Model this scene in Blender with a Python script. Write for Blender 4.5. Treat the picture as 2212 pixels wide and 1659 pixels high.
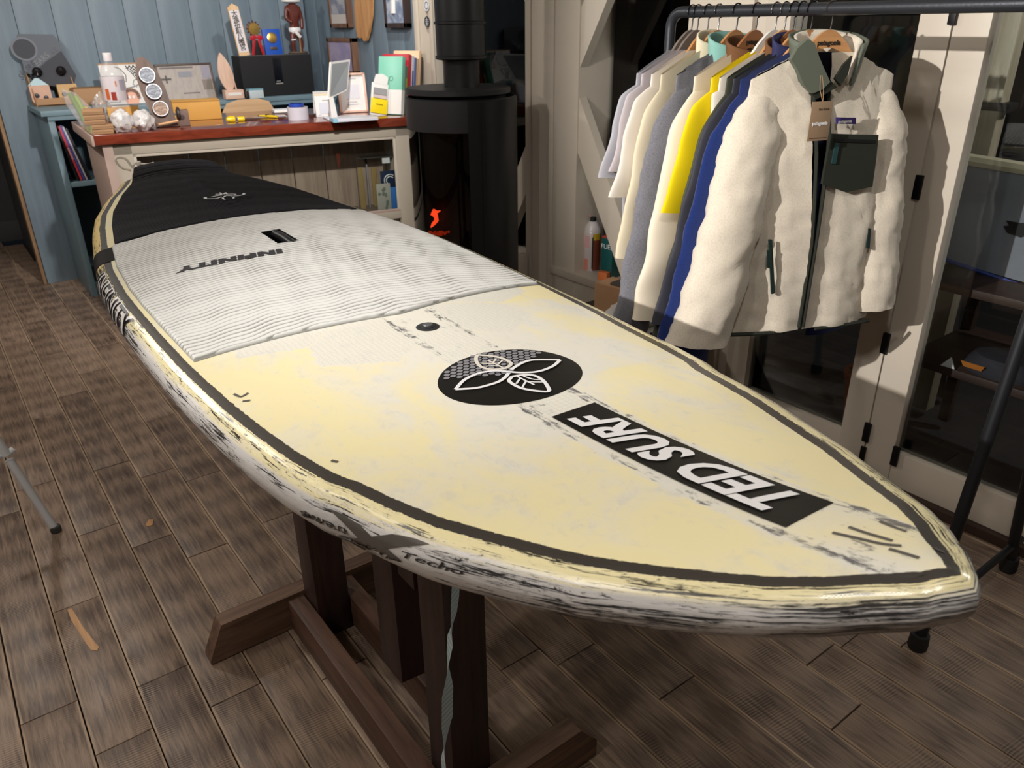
import bpy, bmesh, math, random
import numpy as np
from mathutils import Vector, Matrix, noise as mnoise

# ------------------------------------------------------------------ clear
for o in list(bpy.data.objects): bpy.data.objects.remove(o, do_unlink=True)
scn = bpy.context.scene
col = scn.collection
random.seed(7); RNG = np.random.default_rng(7)

# ------------------------------------------------------------------ camera
# world axes: X towards the window wall, Y towards the back wall (along the floor planks), Z up
IW, IH, FPX = 2212.0, 1659.0, 1668.0
PPX, PPY = IW/2, IH/2
CAM = np.array([0.0, 0.0, 1.55])
def _dirpix(x, y):
    d = np.array([x-PPX, -(y-PPY), -FPX]); return d/np.linalg.norm(d)
_Z = -_dirpix(1151, 4395); _Y = _dirpix(-270, 55); _Y = _Y-_Z*(_Y@_Z); _Y /= np.linalg.norm(_Y); _X = np.cross(_Y, _Z)
RM = np.stack([_X, _Y, _Z])
cam_d = bpy.data.cameras.new('camera'); cam = bpy.data.objects.new('camera', cam_d); col.objects.link(cam)
cam_d.sensor_width = 36; cam_d.lens = FPX/IW*36; cam_d.clip_start = .02; cam_d.clip_end = 60
cam.matrix_world = Matrix.Translation(Vector(CAM)) @ Matrix([list(r) for r in RM]).to_4x4()
cam_d.dof.use_dof = True; cam_d.dof.focus_distance = 1.45; cam_d.dof.aperture_fstop = 9.0
scn.camera = cam

# ------------------------------------------------------------------ world, lights, exposure
w = bpy.data.worlds.new('night'); scn.world = w; w.use_nodes = True
w.node_tree.nodes['Background'].inputs[0].default_value = (.010, .012, .016, 1); w.node_tree.nodes['Background'].inputs[1].default_value = .35
scn.view_settings.view_transform = 'Standard'; scn.view_settings.look = 'None'; scn.view_settings.gamma = 1
scn.view_settings.use_curve_mapping = False; scn.view_settings.exposure = -0.06
def spot(name, loc, aim, power, angle, radius=.03, colr=(1, .955, .90), blend=.6):
    l = bpy.data.lights.new(name, 'SPOT'); l.energy = power; l.spot_size = math.radians(angle); l.spot_blend = blend
    l.shadow_soft_size = radius; l.color = colr
    o = bpy.data.objects.new(name, l); col.objects.link(o); o.location = loc
    o.rotation_euler = (Vector(aim)-Vector(loc)).to_track_quat('-Z', 'Y').to_euler()
    return o
def bulb(name, loc, power, radius=.05, colr=(1, .95, .89)):
    l = bpy.data.lights.new(name, 'POINT'); l.energy = power; l.shadow_soft_size = radius; l.color = colr
    o = bpy.data.objects.new(name, l); col.objects.link(o); o.location = loc; return o
# track spots and bare bulbs under the ceiling, one added fill outside
spot('track_spot_rack', (-2.15, 1.40, 2.42), (2.4, 1.3, 1.60), 860, 46, .022, blend=.8)
spot('track_spot_board', (-.9, 2.3, 2.55), (.7, 1.5, 1.0), 24, 100, .05)
spot('track_spot_nose', (.35, .15, 2.6), (.85, .75, .9), 50, 100, .08)
spot('track_spot_counter', (.9, 1.9, 2.58), (1.5, 5.0, .95), 330, 66, .04, blend=.9)
spot('track_spot_wall', (1.9, 3.7, 2.55), (2.35, 5.2, 1.5), 55, 95, .04)
bulb('ceiling_bulb', (-.3, 4.2, 2.45), 60, .06)
bulb('ceiling_bulb', (-1.2, .8, 2.45), 40, .06)
bulb('added_outside_fill', (3.9, .1, 2.35), 75, .05)  # added fill so the shapes beyond the glass show; no lamp known there

# ------------------------------------------------------------------ geometry of the place: where a line of sight meets a real surface
def ray(x, y): return RM @ _dirpix(x, y)
def hit(x, y, n, d):
    r = ray(x, y); n = np.array(n, float); return CAM+(d-n@CAM)/(n@r)*r
def onz(x, y, z): return hit(x, y, (0, 0, 1), z)
def onx(x, y, v): return hit(x, y, (1, 0, 0), v)
def ony(x, y, v): return hit(x, y, (0, 1, 0), v)
def proj(p):
    c = RM.T @ (np.array(p, float)-CAM); return np.array([PPX+FPX*c[0]/-c[2], PPY-FPX*c[1]/-c[2]])
def ppm(P, d):                      # pixels per metre along direction d at P
    d = np.array(d, float); d = d/np.linalg.norm(d); P = np.array(P, float)
    return np.linalg.norm(proj(P+d*.005)-proj(P-d*.005))/.01

# ------------------------------------------------------------------ materials
MATS = {}
def lin(c):
    return tuple(((v/255.)/12.92 if v/255. <= .04045 else ((v/255.+.055)/1.055)**2.4) for v in c)
class NT:
    def __init__(s, name):
        m = bpy.data.materials.new(name); m.use_nodes = True; s.m = m; s.t = m.node_tree; s.n = s.t.nodes
        s.b = s.n['Principled BSDF']; s.out = s.n['Material Output']
    def node(s, kind, **kw):
        nd = s.n.new(kind)
        for k, v in kw.items():
            if k in ('ins',):
                for a, b in v.items():
                    if hasattr(b, 'is_output') : s.t.links.new(b, nd.inputs[a])
                    else: nd.inputs[a].default_value = b
            else: setattr(nd, k, v)
        return nd
    def link(s, a, b): s.t.links.new(a, b)
    def attr(s, name): return s.node('ShaderNodeAttribute', attribute_name=name).outputs['Fac']
    def coord(s, kind='Object'): return s.node('ShaderNodeTexCoord').outputs[kind]
    def mapping(s, vec, scale=(1, 1, 1), rot=(0, 0, 0), loc=(0, 0, 0)):
        return s.node('ShaderNodeMapping', ins={'Vector': vec, 'Scale': scale, 'Rotation': rot, 'Location': loc}).outputs[0]
    def noise(s, vec, scale=5, detail=4, rough=.6, dist=0, color=False):
        nd = s.node('ShaderNodeTexNoise', ins={'Vector': vec, 'Scale': scale, 'Detail': detail, 'Roughness': rough, 'Distortion': dist})
        return nd.outputs['Color' if color else 'Fac']
    def math(s, op, a, b=0, c=0, clamp=False):
        nd = s.node('ShaderNodeMath', operation=op, use_clamp=clamp)
        for i, v in enumerate((a, b, c)):
            if hasattr(v, 'is_output'): s.link(v, nd.inputs[i])
            else: nd.inputs[i].default_value = v
        return nd.outputs[0]
    def ramp(s, fac, lo, hi, smooth=True):
        nd = s.node('ShaderNodeMapRange', ins={'Value': fac, 'From Min': lo, 'From Max': hi, 'To Min': 0., 'To Max': 1.})
        if smooth: nd.interpolation_type = 'SMOOTHSTEP'
        return nd.outputs[0]
    def mix(s, fac, a, b):
        nd = s.node('ShaderNodeMix', data_type='RGBA')
        for k, v in ((0, fac), (6, a), (7, b)):
            if hasattr(v, 'is_output'): s.link(v, nd.inputs[k])
            else: nd.inputs[k].default_value = (tuple(v)+(1,))[:4] if isinstance(v, (tuple, list)) else v
        return nd.outputs[2]
    def combine(s, x, y, z=0):
        nd = s.node('ShaderNodeCombineXYZ')
        for i, v in enumerate((x, y, z)):
            if hasattr(v, 'is_output'): s.link(v, nd.inputs[i])
            else: nd.inputs[i].default_value = v
        return nd.outputs[0]
    def bump(s, h, strength=.3, dist=.01):
        nd = s.node('ShaderNodeBump', ins={'Height': h, 'Strength': strength, 'Distance': dist}); s.link(nd.outputs[0], s.b.inputs['Normal'])
    def base(s, v):
        if hasattr(v, 'is_output'): s.link(v, s.b.inputs['Base Color'])
        else: s.b.inputs['Base Color'].default_value = tuple(v)+(1,)
    def set(s, **kw):
        for k, v in kw.items():
            k = k.replace('_', ' ')
            if hasattr(v, 'is_output'): s.link(v, s.b.inputs[k])
            else: s.b.inputs[k].default_value = v
        return s
def M(name, rgb, rough=.5, metal=0., spec=.5, var=.08, vscale=6., stretch=(1, 1, 1), bump=0., bscale=60., emit=None, coat=0.):
    """plain procedural material: colour with a little noise in it, optional fine relief"""
    if name in MATS: return MATS[name]
    t = NT(name); c = lin(rgb); v = t.mapping(t.coord(), stretch)
    n = t.noise(v, vscale, 3)
    t.base(t.mix(n, tuple(x*(1-var) for x in c), tuple(min(1, x*(1+var)) for x in c)))
    t.set(Roughness=rough, Metallic=metal); t.b.inputs['Specular IOR Level'].default_value = spec
    if coat: t.b.inputs['Coat Weight'].default_value = coat; t.b.inputs['Coat Roughness'].default_value = .08
    if bump: t.bump(t.noise(v, bscale, 4), bump, .004)
    if emit: t.b.inputs['Emission Color'].default_value = lin(emit[0])+(1,); t.b.inputs['Emission Strength'].default_value = emit[1]
    MATS[name] = t.m; return t.m
def wood(name, dark, light, axis=0, scale=3., rough=.5, bump=.15, rnd=True, coat=0.):
    if name in MATS: return MATS[name]
    t = NT(name); st = [14., 14., 14.]; st[axis] = 1.1
    v = t.mapping(t.coord(), tuple(st))
    if rnd:
        oi = t.node('ShaderNodeObjectInfo').outputs['Random']
        off = t.combine(t.math('MULTIPLY', oi, 37.), t.math('MULTIPLY', oi, 91.), t.math('MULTIPLY', oi, 53.))
        va = t.node('ShaderNodeVectorMath', operation='ADD'); t.link(v, va.inputs[0]); t.link(off, va.inputs[1]); v = va.outputs[0]
    n = t.noise(v, scale, 6, .65, .6); n2 = t.noise(v, scale*.3, 2)
    f = t.ramp(t.math('ADD', t.math('MULTIPLY', n, .7), t.math('MULTIPLY', n2, .3)), .3, .7)
    t.base(t.mix(f, lin(dark), lin(light))); t.set(Roughness=rough)
    if coat: t.b.inputs['Coat Weight'].default_value = coat; t.b.inputs['Coat Roughness'].default_value = .06
    if bump: t.bump(n, bump, .004)
    MATS[name] = t.m; return t.m
def glass(name, tint=(1, 1, 1), ior=1.5, rough=0., dark=0.):
    """thin pane: clear with a fresnel reflection"""
    if name in MATS: return MATS[name]
    t = NT(name); tr = t.node('ShaderNodeBsdfTransparent'); tr.inputs[0].default_value = tuple(x*(1-dark) for x in tint)+(1,)
    gl = t.node('ShaderNodeBsdfGlossy'); gl.inputs['Roughness'].default_value = rough
    fr = t.node('ShaderNodeFresnel'); fr.inputs[0].default_value = ior
    mx = t.node('ShaderNodeMixShader'); t.link(fr.outputs[0], mx.inputs[0]); t.link(tr.outputs[0], mx.inputs[1]); t.link(gl.outputs[0], mx.inputs[2])
    t.link(mx.outputs[0], t.out.inputs[0]); MATS[name] = t.m; return t.m

def film(name, rgb=(235, 235, 238), cover=.12):
    """thin clear plastic"""
    if name in MATS: return MATS[name]
    t = NT(name); tr = t.node('ShaderNodeBsdfTransparent'); df = t.node('ShaderNodeBsdfDiffuse'); df.inputs[0].default_value = lin(rgb)+(1,)
    m1 = t.node('ShaderNodeMixShader'); m1.inputs[0].default_value = cover; t.link(tr.outputs[0], m1.inputs[1]); t.link(df.outputs[0], m1.inputs[2])
    gl = t.node('ShaderNodeBsdfGlossy'); gl.inputs['Roughness'].default_value = .08; m2 = t.node('ShaderNodeMixShader'); m2.inputs[0].default_value = .07
    t.link(m1.outputs[0], m2.inputs[1]); t.link(gl.outputs[0], m2.inputs[2]); t.link(m2.outputs[0], t.out.inputs[0]); MATS[name] = t.m; return t.m

# ------------------------------------------------------------------ mesh builder
class MB:
    """collects shapes; build() links them as one mesh object"""
    def __init__(s): s.v = []; s.f = []; s.a = {}
    def add(s, vs, fs):
        o = len(s.v); s.v += [tuple(map(float, p)) for p in vs]; s.f += [tuple(i+o for i in f) for f in fs]; return s
    def box(s, c, d, bev=0., rot=None, mp=None, rotc=None):
        x, y, z = (q/2 for q in d); b = min(bev, x*.9, y*.9, z*.9)
        if b <= 0:
            vs = [(i*x, j*y, k*z) for i in (-1, 1) for j in (-1, 1) for k in (-1, 1)]
            fs = [(0, 1, 3, 2), (4, 6, 7, 5), (0, 4, 5, 1), (2, 3, 7, 6), (0, 2, 6, 4), (1, 5, 7, 3)]
        else:
            bm = bmesh.new(); bmesh.ops.create_cube(bm, size=1)
            for q in bm.verts: q.co = Vector((q.co.x*2*x, q.co.y*2*y, q.co.z*2*z))
            bmesh.ops.bevel(bm, geom=bm.edges[:], offset=b, segments=2, profile=.6, affect='EDGES')
            bm.verts.index_update(); vs = [tuple(q.co) for q in bm.verts]; fs = [tuple(q.index for q in f.verts) for f in bm.faces]; bm.free()
        if rotc is not None: vs = [rotc @ Vector(p) for p in vs]      # turned about its own centre
        vs = [Vector(p)+Vector(c) for p in vs]
        if rot is not None: vs = [rot @ p for p in vs]                  # turned about the thing's origin
        if mp: vs = [mp(*p) for p in vs]
        return s.add(vs, fs)
    def prism(s, poly, d0, d1, mp):
        """poly: 2-D outline (ccw); mp(a,b,d) -> 3-D"""
        n = len(poly); vs = [mp(a, b, d0) for a, b in poly]+[mp(a, b, d1) for a, b in poly]
        fs = [tuple(range(n))[::-1], tuple(range(n, 2*n))]+[(i, (i+1) % n, n+(i+1) % n, n+i) for i in range(n)]
        return s.add(vs, fs)
    def tube(s, pts, r, n=10, caps=True, flat=None):
        pts = [Vector(p) for p in pts]; rs = r if hasattr(r, '__len__') else [r]*len(pts)
        t0 = (pts[1]-pts[0]).normalized(); up = Vector((0, 0, 1)) if abs(t0.z) < .9 else Vector((1, 0, 0))
        a = t0.cross(up).normalized(); rings = []
        for i, p in enumerate(pts):
            t = (pts[min(i+1, len(pts)-1)]-pts[max(i-1, 0)]).normalized()
            a = (a-t*a.dot(t)).normalized(); b = t.cross(a)
            rings.append([p+(a*math.cos(k/n*math.tau)+b*math.sin(k/n*math.tau)*(flat or 1))*rs[i] for k in range(n)])
        vs = [q for rg in rings for q in rg]; fs = []
        for i in range(len(pts)-1):
            for k in range(n): fs.append((i*n+k, i*n+(k+1) % n, (i+1)*n+(k+1) % n, (i+1)*n+k))
        if caps: fs += [tuple(range(n))[::-1], tuple((len(pts)-1)*n+k for k in range(n))]
        return s.add(vs, fs)
    def lathe(s, prof, c=(0, 0, 0), n=24, rot=None, sc=(1, 1), a0=0., a1=math.tau, capb=True, capt=True):
        full = abs(a1-a0-math.tau) < 1e-6; m = n if full else n+1
        vs = []
        for r, z in prof:
            for k in range(m):
                a = a0+(a1-a0)*k/n; p = Vector((r*math.cos(a)*sc[0], r*math.sin(a)*sc[1], z))
                vs.append((rot @ p if rot else p)+Vector(c))
        fs = []
        for i in range(len(prof)-1):
            for k in range(n): fs.append((i*m+k, i*m+(k+1) % m, (i+1)*m+(k+1) % m, (i+1)*m+k))
        if full and capb: fs.append(tuple(range(m))[::-1])
        if full and capt: fs.append(tuple((len(prof)-1)*m+k for k in range(m)))
        return s.add(vs, fs)
    def grid(s, P, nu, nv, wrapu=False):
        """P: flat list of nu*nv points, rows of nv"""
        fs = []
        for i in range(nu-(0 if wrapu else 1)):
            for j in range(nv-1): fs.append((i*nv+j, i*nv+j+1, ((i+1) % nu)*nv+j+1, ((i+1) % nu)*nv+j))
        return s.add(P, fs)
    def mesh(s, name, smooth=40):
        me = bpy.data.meshes.new(name); me.from_pydata(s.v, [], s.f); me.validate()
        bm = bmesh.new(); bm.from_mesh(me); bmesh.ops.recalc_face_normals(bm, faces=bm.faces[:]); bm.to_mesh(me); bm.free()
        if smooth:
            me.shade_smooth(); me.set_sharp_from_angle(angle=math.radians(smooth))
        return me
    def build(s, name, m, parent=None, smooth=40, loc=None, rz=0.):
        return link(name, s.mesh(name, smooth), m, parent, loc, rz)
def link(name, me, m, parent=None, loc=None, rz=0.):
    o = bpy.data.objects.new(name, me); col.objects.link(o)
    if m is not None and not me.materials: me.materials.append(m)
    if parent: o.parent = parent
    if loc is not None: o.location = loc
    o.rotation_euler.z = rz
    return o
def thing(name, label, cat, loc=(0, 0, 0), rz=0., group=None):
    o = bpy.data.objects.new(name, None); col.objects.link(o); o.empty_display_size = .05
    o.location = loc; o.rotation_euler.z = rz; tag(o, label, cat, group); return o
def tag(o, label, cat=None, group=None):
    o['label'] = label
    if cat: o['category'] = cat
    if group: o['group'] = group
    return o
def struct(o, label=None, cat=None):
    o['kind'] = 'structure'
    if label: o['label'] = label
    if cat: o['category'] = cat
    return o
def BX(name, c, d, m, parent=None, bev=.002, rz=0.):
    return MB().box(c, d, bev).build(name, m, parent, 30)
_TXT = {}
def text_mesh(body, size=.02, extrude=.0006, offset=0., shear=0., align='CENTER', spacing=1., sub=0):
    """lettering as a mesh in the XY plane, centred"""
    cu = bpy.data.curves.new('t', 'FONT'); cu.body = body; cu.size = size; cu.extrude = extrude; cu.offset = offset; cu.shear = shear
    cu.align_x = align; cu.align_y = 'CENTER'; cu.space_character = spacing; cu.resolution_u = 3
    o = bpy.data.objects.new('t', cu); col.objects.link(o)
    dg = bpy.context.evaluated_depsgraph_get(); me = bpy.data.meshes.new_from_object(o.evaluated_get(dg))
    bpy.data.objects.remove(o); bpy.data.curves.remove(cu)
    if sub:
        bm = bmesh.new(); bm.from_mesh(me); bmesh.ops.triangulate(bm, faces=bm.faces[:])
        for _ in range(sub): bmesh.ops.subdivide_edges(bm, edges=bm.edges[:], cuts=1, use_grid_fill=False); bmesh.ops.triangulate(bm, faces=bm.faces[:])
        bm.to_mesh(me); bm.free()
    me.materials.clear(); return me
def lettering(name, body, m, parent, mp, **kw):
    me = text_mesh(body, **kw)
    for v in me.vertices: v.co = Vector(mp(*v.co))
    return link(name, me, m, parent)
def frame_mp(o, ux, uy):
    """flat placement: origin + two axes (normal = ux x uy)"""
    o = Vector(o); ux = Vector(ux).normalized(); uy = Vector(uy).normalized(); nz = ux.cross(uy)
    return lambda x, y, z=0.: o+ux*x+uy*y+nz*z
def copy_tree(o, parent=None):
    c = o.copy(); col.objects.link(c); c.parent = parent
    for ch in list(o.children): copy_tree(ch, c)
    return c

# ================================================================== materials of the room
m_cream = M('cream paint', (196, 186, 172), .45, var=.05, vscale=3, bump=.05)
m_cream_d = M('cream paint groove', (120, 112, 102), .6)
def plankmat():
    t = NT('floor planks'); co = t.coord(); oi = t.node('ShaderNodeObjectInfo').outputs['Random']
    off = t.combine(t.math('MULTIPLY', oi, 31.), t.math('MULTIPLY', oi, 77.), t.math('MULTIPLY', oi, 13.))
    va = t.node('ShaderNodeVectorMath', operation='ADD'); t.link(co, va.inputs[0]); t.link(off, va.inputs[1]); v = va.outputs[0]
    g = t.noise(t.mapping(v, (70, 3.2, 70)), 1.6, 8, .72, .8)          # grain along the plank
    big = t.noise(t.mapping(v, (7, 2.4, 7)), 1.2, 5, .65, .6)             # worn patches
    rings = t.node('ShaderNodeTexWave', wave_type='RINGS', ins={'Vector': t.mapping(v, (26, 1.7, 26)), 'Scale': 3.4, 'Distortion': 3.2, 'Detail': 3.}).outputs['Fac']
    saw = t.node('ShaderNodeTexWave', bands_direction='Y', ins={'Vector': t.mapping(v, (1, 1, 1), (0, 0, .12)), 'Scale': 42., 'Distortion': 1.2, 'Detail': 2.}).outputs['Fac']
    sawm = t.math('MULTIPLY', t.ramp(t.noise(v, 5.5, 2), .50, .60), t.math('SUBTRACT', saw, .5))
    f = t.math('ADD', t.math('MULTIPLY', g, .72), t.math('MULTIPLY', big, .28))
    f = t.math('ADD', f, t.math('MULTIPLY', t.math('SUBTRACT', rings, .5), .10))
    f = t.math('ADD', f, t.math('MULTIPLY', sawm, .17))
    f = t.math('ADD', f, t.math('MULTIPLY', t.math('SUBTRACT', oi, .5), .13))
    c = t.mix(t.ramp(f, .25, .75), lin((70, 56, 50)), lin((156, 134, 116)))
    knots = t.ramp(t.noise(t.mapping(v, (3, 1.6, 3)), 2.2, 2), .70, .78)
    c = t.mix(t.math('MULTIPLY', knots, .55), c, lin((52, 42, 40)))
    sx = t.node('ShaderNodeSeparateXYZ'); t.link(co, sx.inputs[0]); ed = t.math('MULTIPLY', t.ramp(t.math('ADD', t.math('ABSOLUTE', sx.outputs[0]), t.math('MULTIPLY', t.math('SUBTRACT', g, .5), .012)), .0555, .0630), t.ramp(t.noise(v, 3., 3), .32, .52))
    c = t.mix(t.math('MULTIPLY', ed, .85), c, lin((182, 158, 134)))
    t.base(c); t.set(Roughness=t.math('ADD', .36, t.math('MULTIPLY', big, .22)))
    t.b.inputs['Specular IOR Level'].default_value = .42
    t.bump(t.math('ADD', t.math('MULTIPLY', g, .6), sawm), .22, .003); return t.m
m_plank = plankmat(); m_gap = M('floor gap dark', (38, 30, 26), .8); m_edge = M('plank worn edge', (150, 124, 100), .6)
def bluemat():
    t = NT('blue paint'); v = t.coord()
    n = t.noise(t.mapping(v, (14, 14, .8)), 2.5, 5, .6, .4); n2 = t.noise(v, 1.3, 2)
    c = t.mix(t.ramp(t.math('ADD', t.math('MULTIPLY', n, .6), t.math('MULTIPLY', n2, .4)), .3, .7), lin((104, 120, 134)), lin((120, 137, 150)))
    t.base(c); t.set(Roughness=.5); t.bump(n, .12, .003); return t.m
m_blue = bluemat(); m_blue_d = M('blue joint', (66, 78, 88), .7)
m_ceil = M('ceiling paint', (190, 182, 168), .8); m_dim = M('shop wall paint', (150, 140, 126), .8)
m_darkwall = M('dim passage wall', (58, 60, 62), .8); m_black = M('black paint', (22, 22, 24), .45)
m_pane = glass('window pane', (.9, .92, .92), 1.55)
m_night = M('night ground', (30, 30, 32), .9)

# ================================================================== floor with its planks
XR = 2.48; YB = 5.86; CEIL = 2.66
fl = struct(BX('floor', (-.12, 2.6, -.035), (5.4, 9.2, .03), m_gap, None, 0), 'dark brown rustic plank floor', 'floor')
PW = .1305
kinds = []
for L in (.82, 1.07, 1.22, .61):
    kinds.append((L, MB().box((0, L/2-.0015, -.01), (PW-.003, L-.003, .02), .0022).mesh('plank', 30)))
for L, me in kinds: me.materials.append(m_plank)
x0 = -.036
joints = {1: 2.05, 0: 1.62, 4: 1.72}
for k in range(-13, 20):
    xc = x0+(k+.5)*PW
    if xc > XR+.06: continue
    rs = random.Random(k*13+5); y = -1.1-rs.random()*.8
    far = 7.35 if xc < .46 else YB+.02
    if k in joints: y = joints[k]-sum(kinds[i][0] for i in (0, 1, 2, 0))
    while y < far-.2:
        L, me = rs.choice(kinds)
        if y+L > -.9 and not (xc < -1.0 and y > 5):
            o = link('plank', me, None, fl, (xc+rs.uniform(-.0006, .0006), y, rs.uniform(-.0012, .0006)))
        y += L
# two honey coloured knots in the planks
m_knot = wood('honey knot', (160, 112, 70), (206, 158, 104), 1, 4., .45, .05, False)
for px in ([(146, 1318), (154, 1314), (166, 1332), (180, 1356), (196, 1376), (214, 1398), (210, 1406), (196, 1404), (182, 1384), (168, 1362), (154, 1340)], [(314, 1134), (322, 1122), (332, 1122), (330, 1134), (320, 1138)]):
    MB().prism([tuple(onz(x, y, 0)[:2]) for x, y in px], -.004, .0012, lambda a, b, d: (a, b, d)).build('knot', m_knot, fl, 20)
# ================================================================== walls
def wall_boards(parent, a0, a1, z0, z1, pos, axis, m, step=.205, th=.018):
    a = a0
    me_cache = {}
    while a < a1-.02:
        b = min(a+step, a1); wd = round(b-a, 4)
        if wd not in me_cache:
            dims = (wd-.0022, th, z1-z0) if axis == 'x' else (th, wd-.0022, z1-z0)
            me_cache[wd] = MB().box((0, 0, 0), dims, .0026).mesh('board', 30); me_cache[wd].materials.append(m)
        c = (a+wd/2, pos, (z0+z1)/2) if axis == 'x' else (pos, a+wd/2, (z0+z1)/2)
        link('board', me_cache[wd], None, parent, c); a += step
wb = struct(BX('wall_back', (1.5, YB+.06, CEIL/2), (2.08, .08, CEIL), m_blue_d, None, 0), 'blue painted vertical board wall behind the counter', 'wall')
wall_boards(wb, .475, XR+.03, 0, CEIL, YB+.009, 'x', m_blue)
BX('end_trim', (.462, YB+.05, CEIL/2), (.02, .10, CEIL), wood('raw pine edge', (120, 92, 66), (170, 136, 104), 2), wb, .003)
wr = struct(BX('wall_right', (XR+.12, 5.05, CEIL/2), (.08, 1.64, CEIL), m_blue_d, None, 0), 'blue painted side wall carrying the framed photos', 'wall')
wall_boards(wr, 4.24, YB, 0, CEIL, XR+.045, 'y', m_blue)
# dim passage beyond the end of the blue wall, and the rest of the shop around the camera
struct(BX('wall_passage', (-.5, 7.4, CEIL/2), (2.4, .06, CEIL), m_darkwall, None, 0), 'dim grey wall of the passage', 'wall')
struct(BX('baseboard_passage', (-.5, 7.355, .08), (2.4, .02, .16), M('dim baseboard', (66, 68, 70), .6), None, .004), 'dim grey baseboard in the passage', 'baseboard')
struct(BX('wall_passage_side', (.56, 6.68, CEIL/2), (.10, 1.5, CEIL), m_darkwall, None, 0), 'side of the dim passage', 'wall')
struct(BX('wall_left', (-2.3, 2.6, CEIL/2), (.06, 9.2, CEIL), m_dim, None, 0), 'plain wall on the left of the shop', 'wall')
struct(BX('wall_front', (-.1, -1.95, CEIL/2), (5.3, .06, CEIL), m_dim, None, 0), 'plain wall behind the viewer', 'wall')
struct(BX('ceiling', (-.1, 2.6, CEIL+.03), (5.4, 9.3, .06), m_ceil, None, 0), 'pale ceiling of the shop', 'ceiling')

# window wall along X = XR : casings, posts, diagonal braces, panes
def wp(y0, y1, z0, z1, x0, x1): return ((x0+x1)/2, (y0+y1)/2, (z0+z1)/2), (x1-x0, y1-y0, z1-z0)
def piece(name, y0, y1, z0, z1, x0, x1, m=m_cream, parent=None, bev=.004):
    c, d = wp(y0, y1, z0, z1, x0, x1); return BX(name, c, d, m, parent, bev)
t1 = struct(bpy.data.objects.new('trim_1', None), 'cream casing between the blue wall and the first window', 'trim'); col.objects.link(t1)
piece('casing', 4.035, 4.235, 0, CEIL, XR, XR+.10, parent=t1); piece('moulding', 4.19, 4.235, 0, CEIL, XR-.015, XR, parent=t1, bev=.006); piece('moulding', 4.035, 4.075, 0, CEIL, XR-.012, XR, parent=t1, bev=.006)
def brace(parent, ya, za, yb, zb, wv, x0, x1, name='brace'):
    """diagonal board: centre line from (ya,za) to (yb,zb), vertical thickness wv"""
    b = MB(); h = wv/2
    b.prism([(ya, za-h), (yb, zb-h), (yb, zb+h), (ya, za+h)], x0, x1, lambda a, c, d: (d, a, c)); return b.build(name, m_cream, parent, 20)
w1 = struct(bpy.data.objects.new('window_1', None), 'narrow window with diagonal braces behind the stove', 'window'); col.objects.link(w1)
piece('pane', 3.20, 4.05, .42, CEIL, XR+.085, XR+.090, glass('old window pane', (.8, .84, .84), 1.28), w1, 0)
brace(w1, 3.20, .90, 3.70, .08, .24, XR+.01, XR+.06); brace(w1, 3.20, 1.72, 3.72, 2.55, .24, XR+.01, XR+.06)
piece('window_sill', 3.20, 4.05, .30, .42, XR-.02, XR+.12, parent=w1); piece('panel', 3.2, 4.05, 0, .30, XR+.02, XR+.06, parent=w1)
piece('sash', 3.205, 3.245, .42, CEIL, XR+.06, XR+.10, parent=w1)
t2 = struct(bpy.data.objects.new('trim_2', None), 'wide cream post between the two braced windows', 'trim'); col.objects.link(t2)
piece('casing', 3.17, 3.215, 0, CEIL, XR, XR+.10, parent=t2, bev=.008); piece('panel', 3.03, 3.17, 0, CEIL, XR+.006, XR+.10, parent=t2, bev=.003)
piece('moulding', 2.985, 3.03, 0, CEIL, XR-.01, XR+.08, parent=t2, bev=.012); piece('post', 2.815, 2.985, 0, CEIL, XR-.004, XR+.20, parent=t2, bev=.006)
w2 = struct(bpy.data.objects.new('window_2', None), 'braced window with a deep ledge behind the clothes rack', 'window'); col.objects.link(w2)
piece('pane', 2.18, 2.83, .42, CEIL, XR+.185, XR+.190, m_pane, w2, 0)
brace(w2, 2.815, 1.115, 2.19, .10, .245, XR+.005, XR+.05); brace(w2, 2.815, 1.487, 2.19, 2.52, .245, XR+.005, XR+.05)
piece('window_sill', 2.18, 2.99, .375, .415, XR-.02, XR+.21, parent=w2, bev=.006)
for y0, y1 in ((2.62, 2.99), (2.18, 2.61)): piece('panel', y0, y1, .0, .375, XR, XR+.03, parent=w2, bev=.006)
t3 = struct(bpy.data.objects.new('trim_3', None), 'cream boarded post behind the clothes rack', 'trim'); col.objects.link(t3)
for y0, y1, x in ((1.90, 2.195, 0), (1.845, 1.90, .018), (1.745, 1.845, 0)): piece('panel', y0, y1, 0, CEIL, XR+x, XR+.10, parent=t3, bev=.004)
m_catch = M('black iron catch', (24, 23, 24), .45, .6)
def door(n, y0, y1, stiles, label):
    d = struct(bpy.data.objects.new('door_%d' % n, None), label, 'door'); col.objects.link(d)
    piece('pane', y0, y1, .12, CEIL, XR+.030, XR+.036, m_pane, d, 0)
    for a, b in stiles: piece('stile', a, b, 0, CEIL, XR, XR+.06, parent=d, bev=.004)
    piece('bottom_rail', y0, y1, .035, .165, XR+.004, XR+.056, parent=d, bev=.004)
    piece('threshold', y0, y1, 0, .035, XR-.02, XR+.07, wood('dark threshold', (44, 28, 22), (70, 48, 38), 1), d, .003)
    return d
d1 = door(1, 1.30, 1.745, ((1.203, 1.302),), 'folding glass door leaf with dark pane behind the fleece jacket')
d2 = door(2, -.45, 1.098, ((1.096, 1.199), (-.45, -.35), (.30, .36)), 'folding glass door leaf beside the clothes rack')
for z in (1.07, .545, .2):
    MB().box((XR-.006, 1.201, z), (.012, .024, .075), .003).build('hinge', m_catch, d2)
MB().box((XR-.008, 1.201, 1.555), (.014, .022, .05), .003).build('latch', m_catch, d2)
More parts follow.
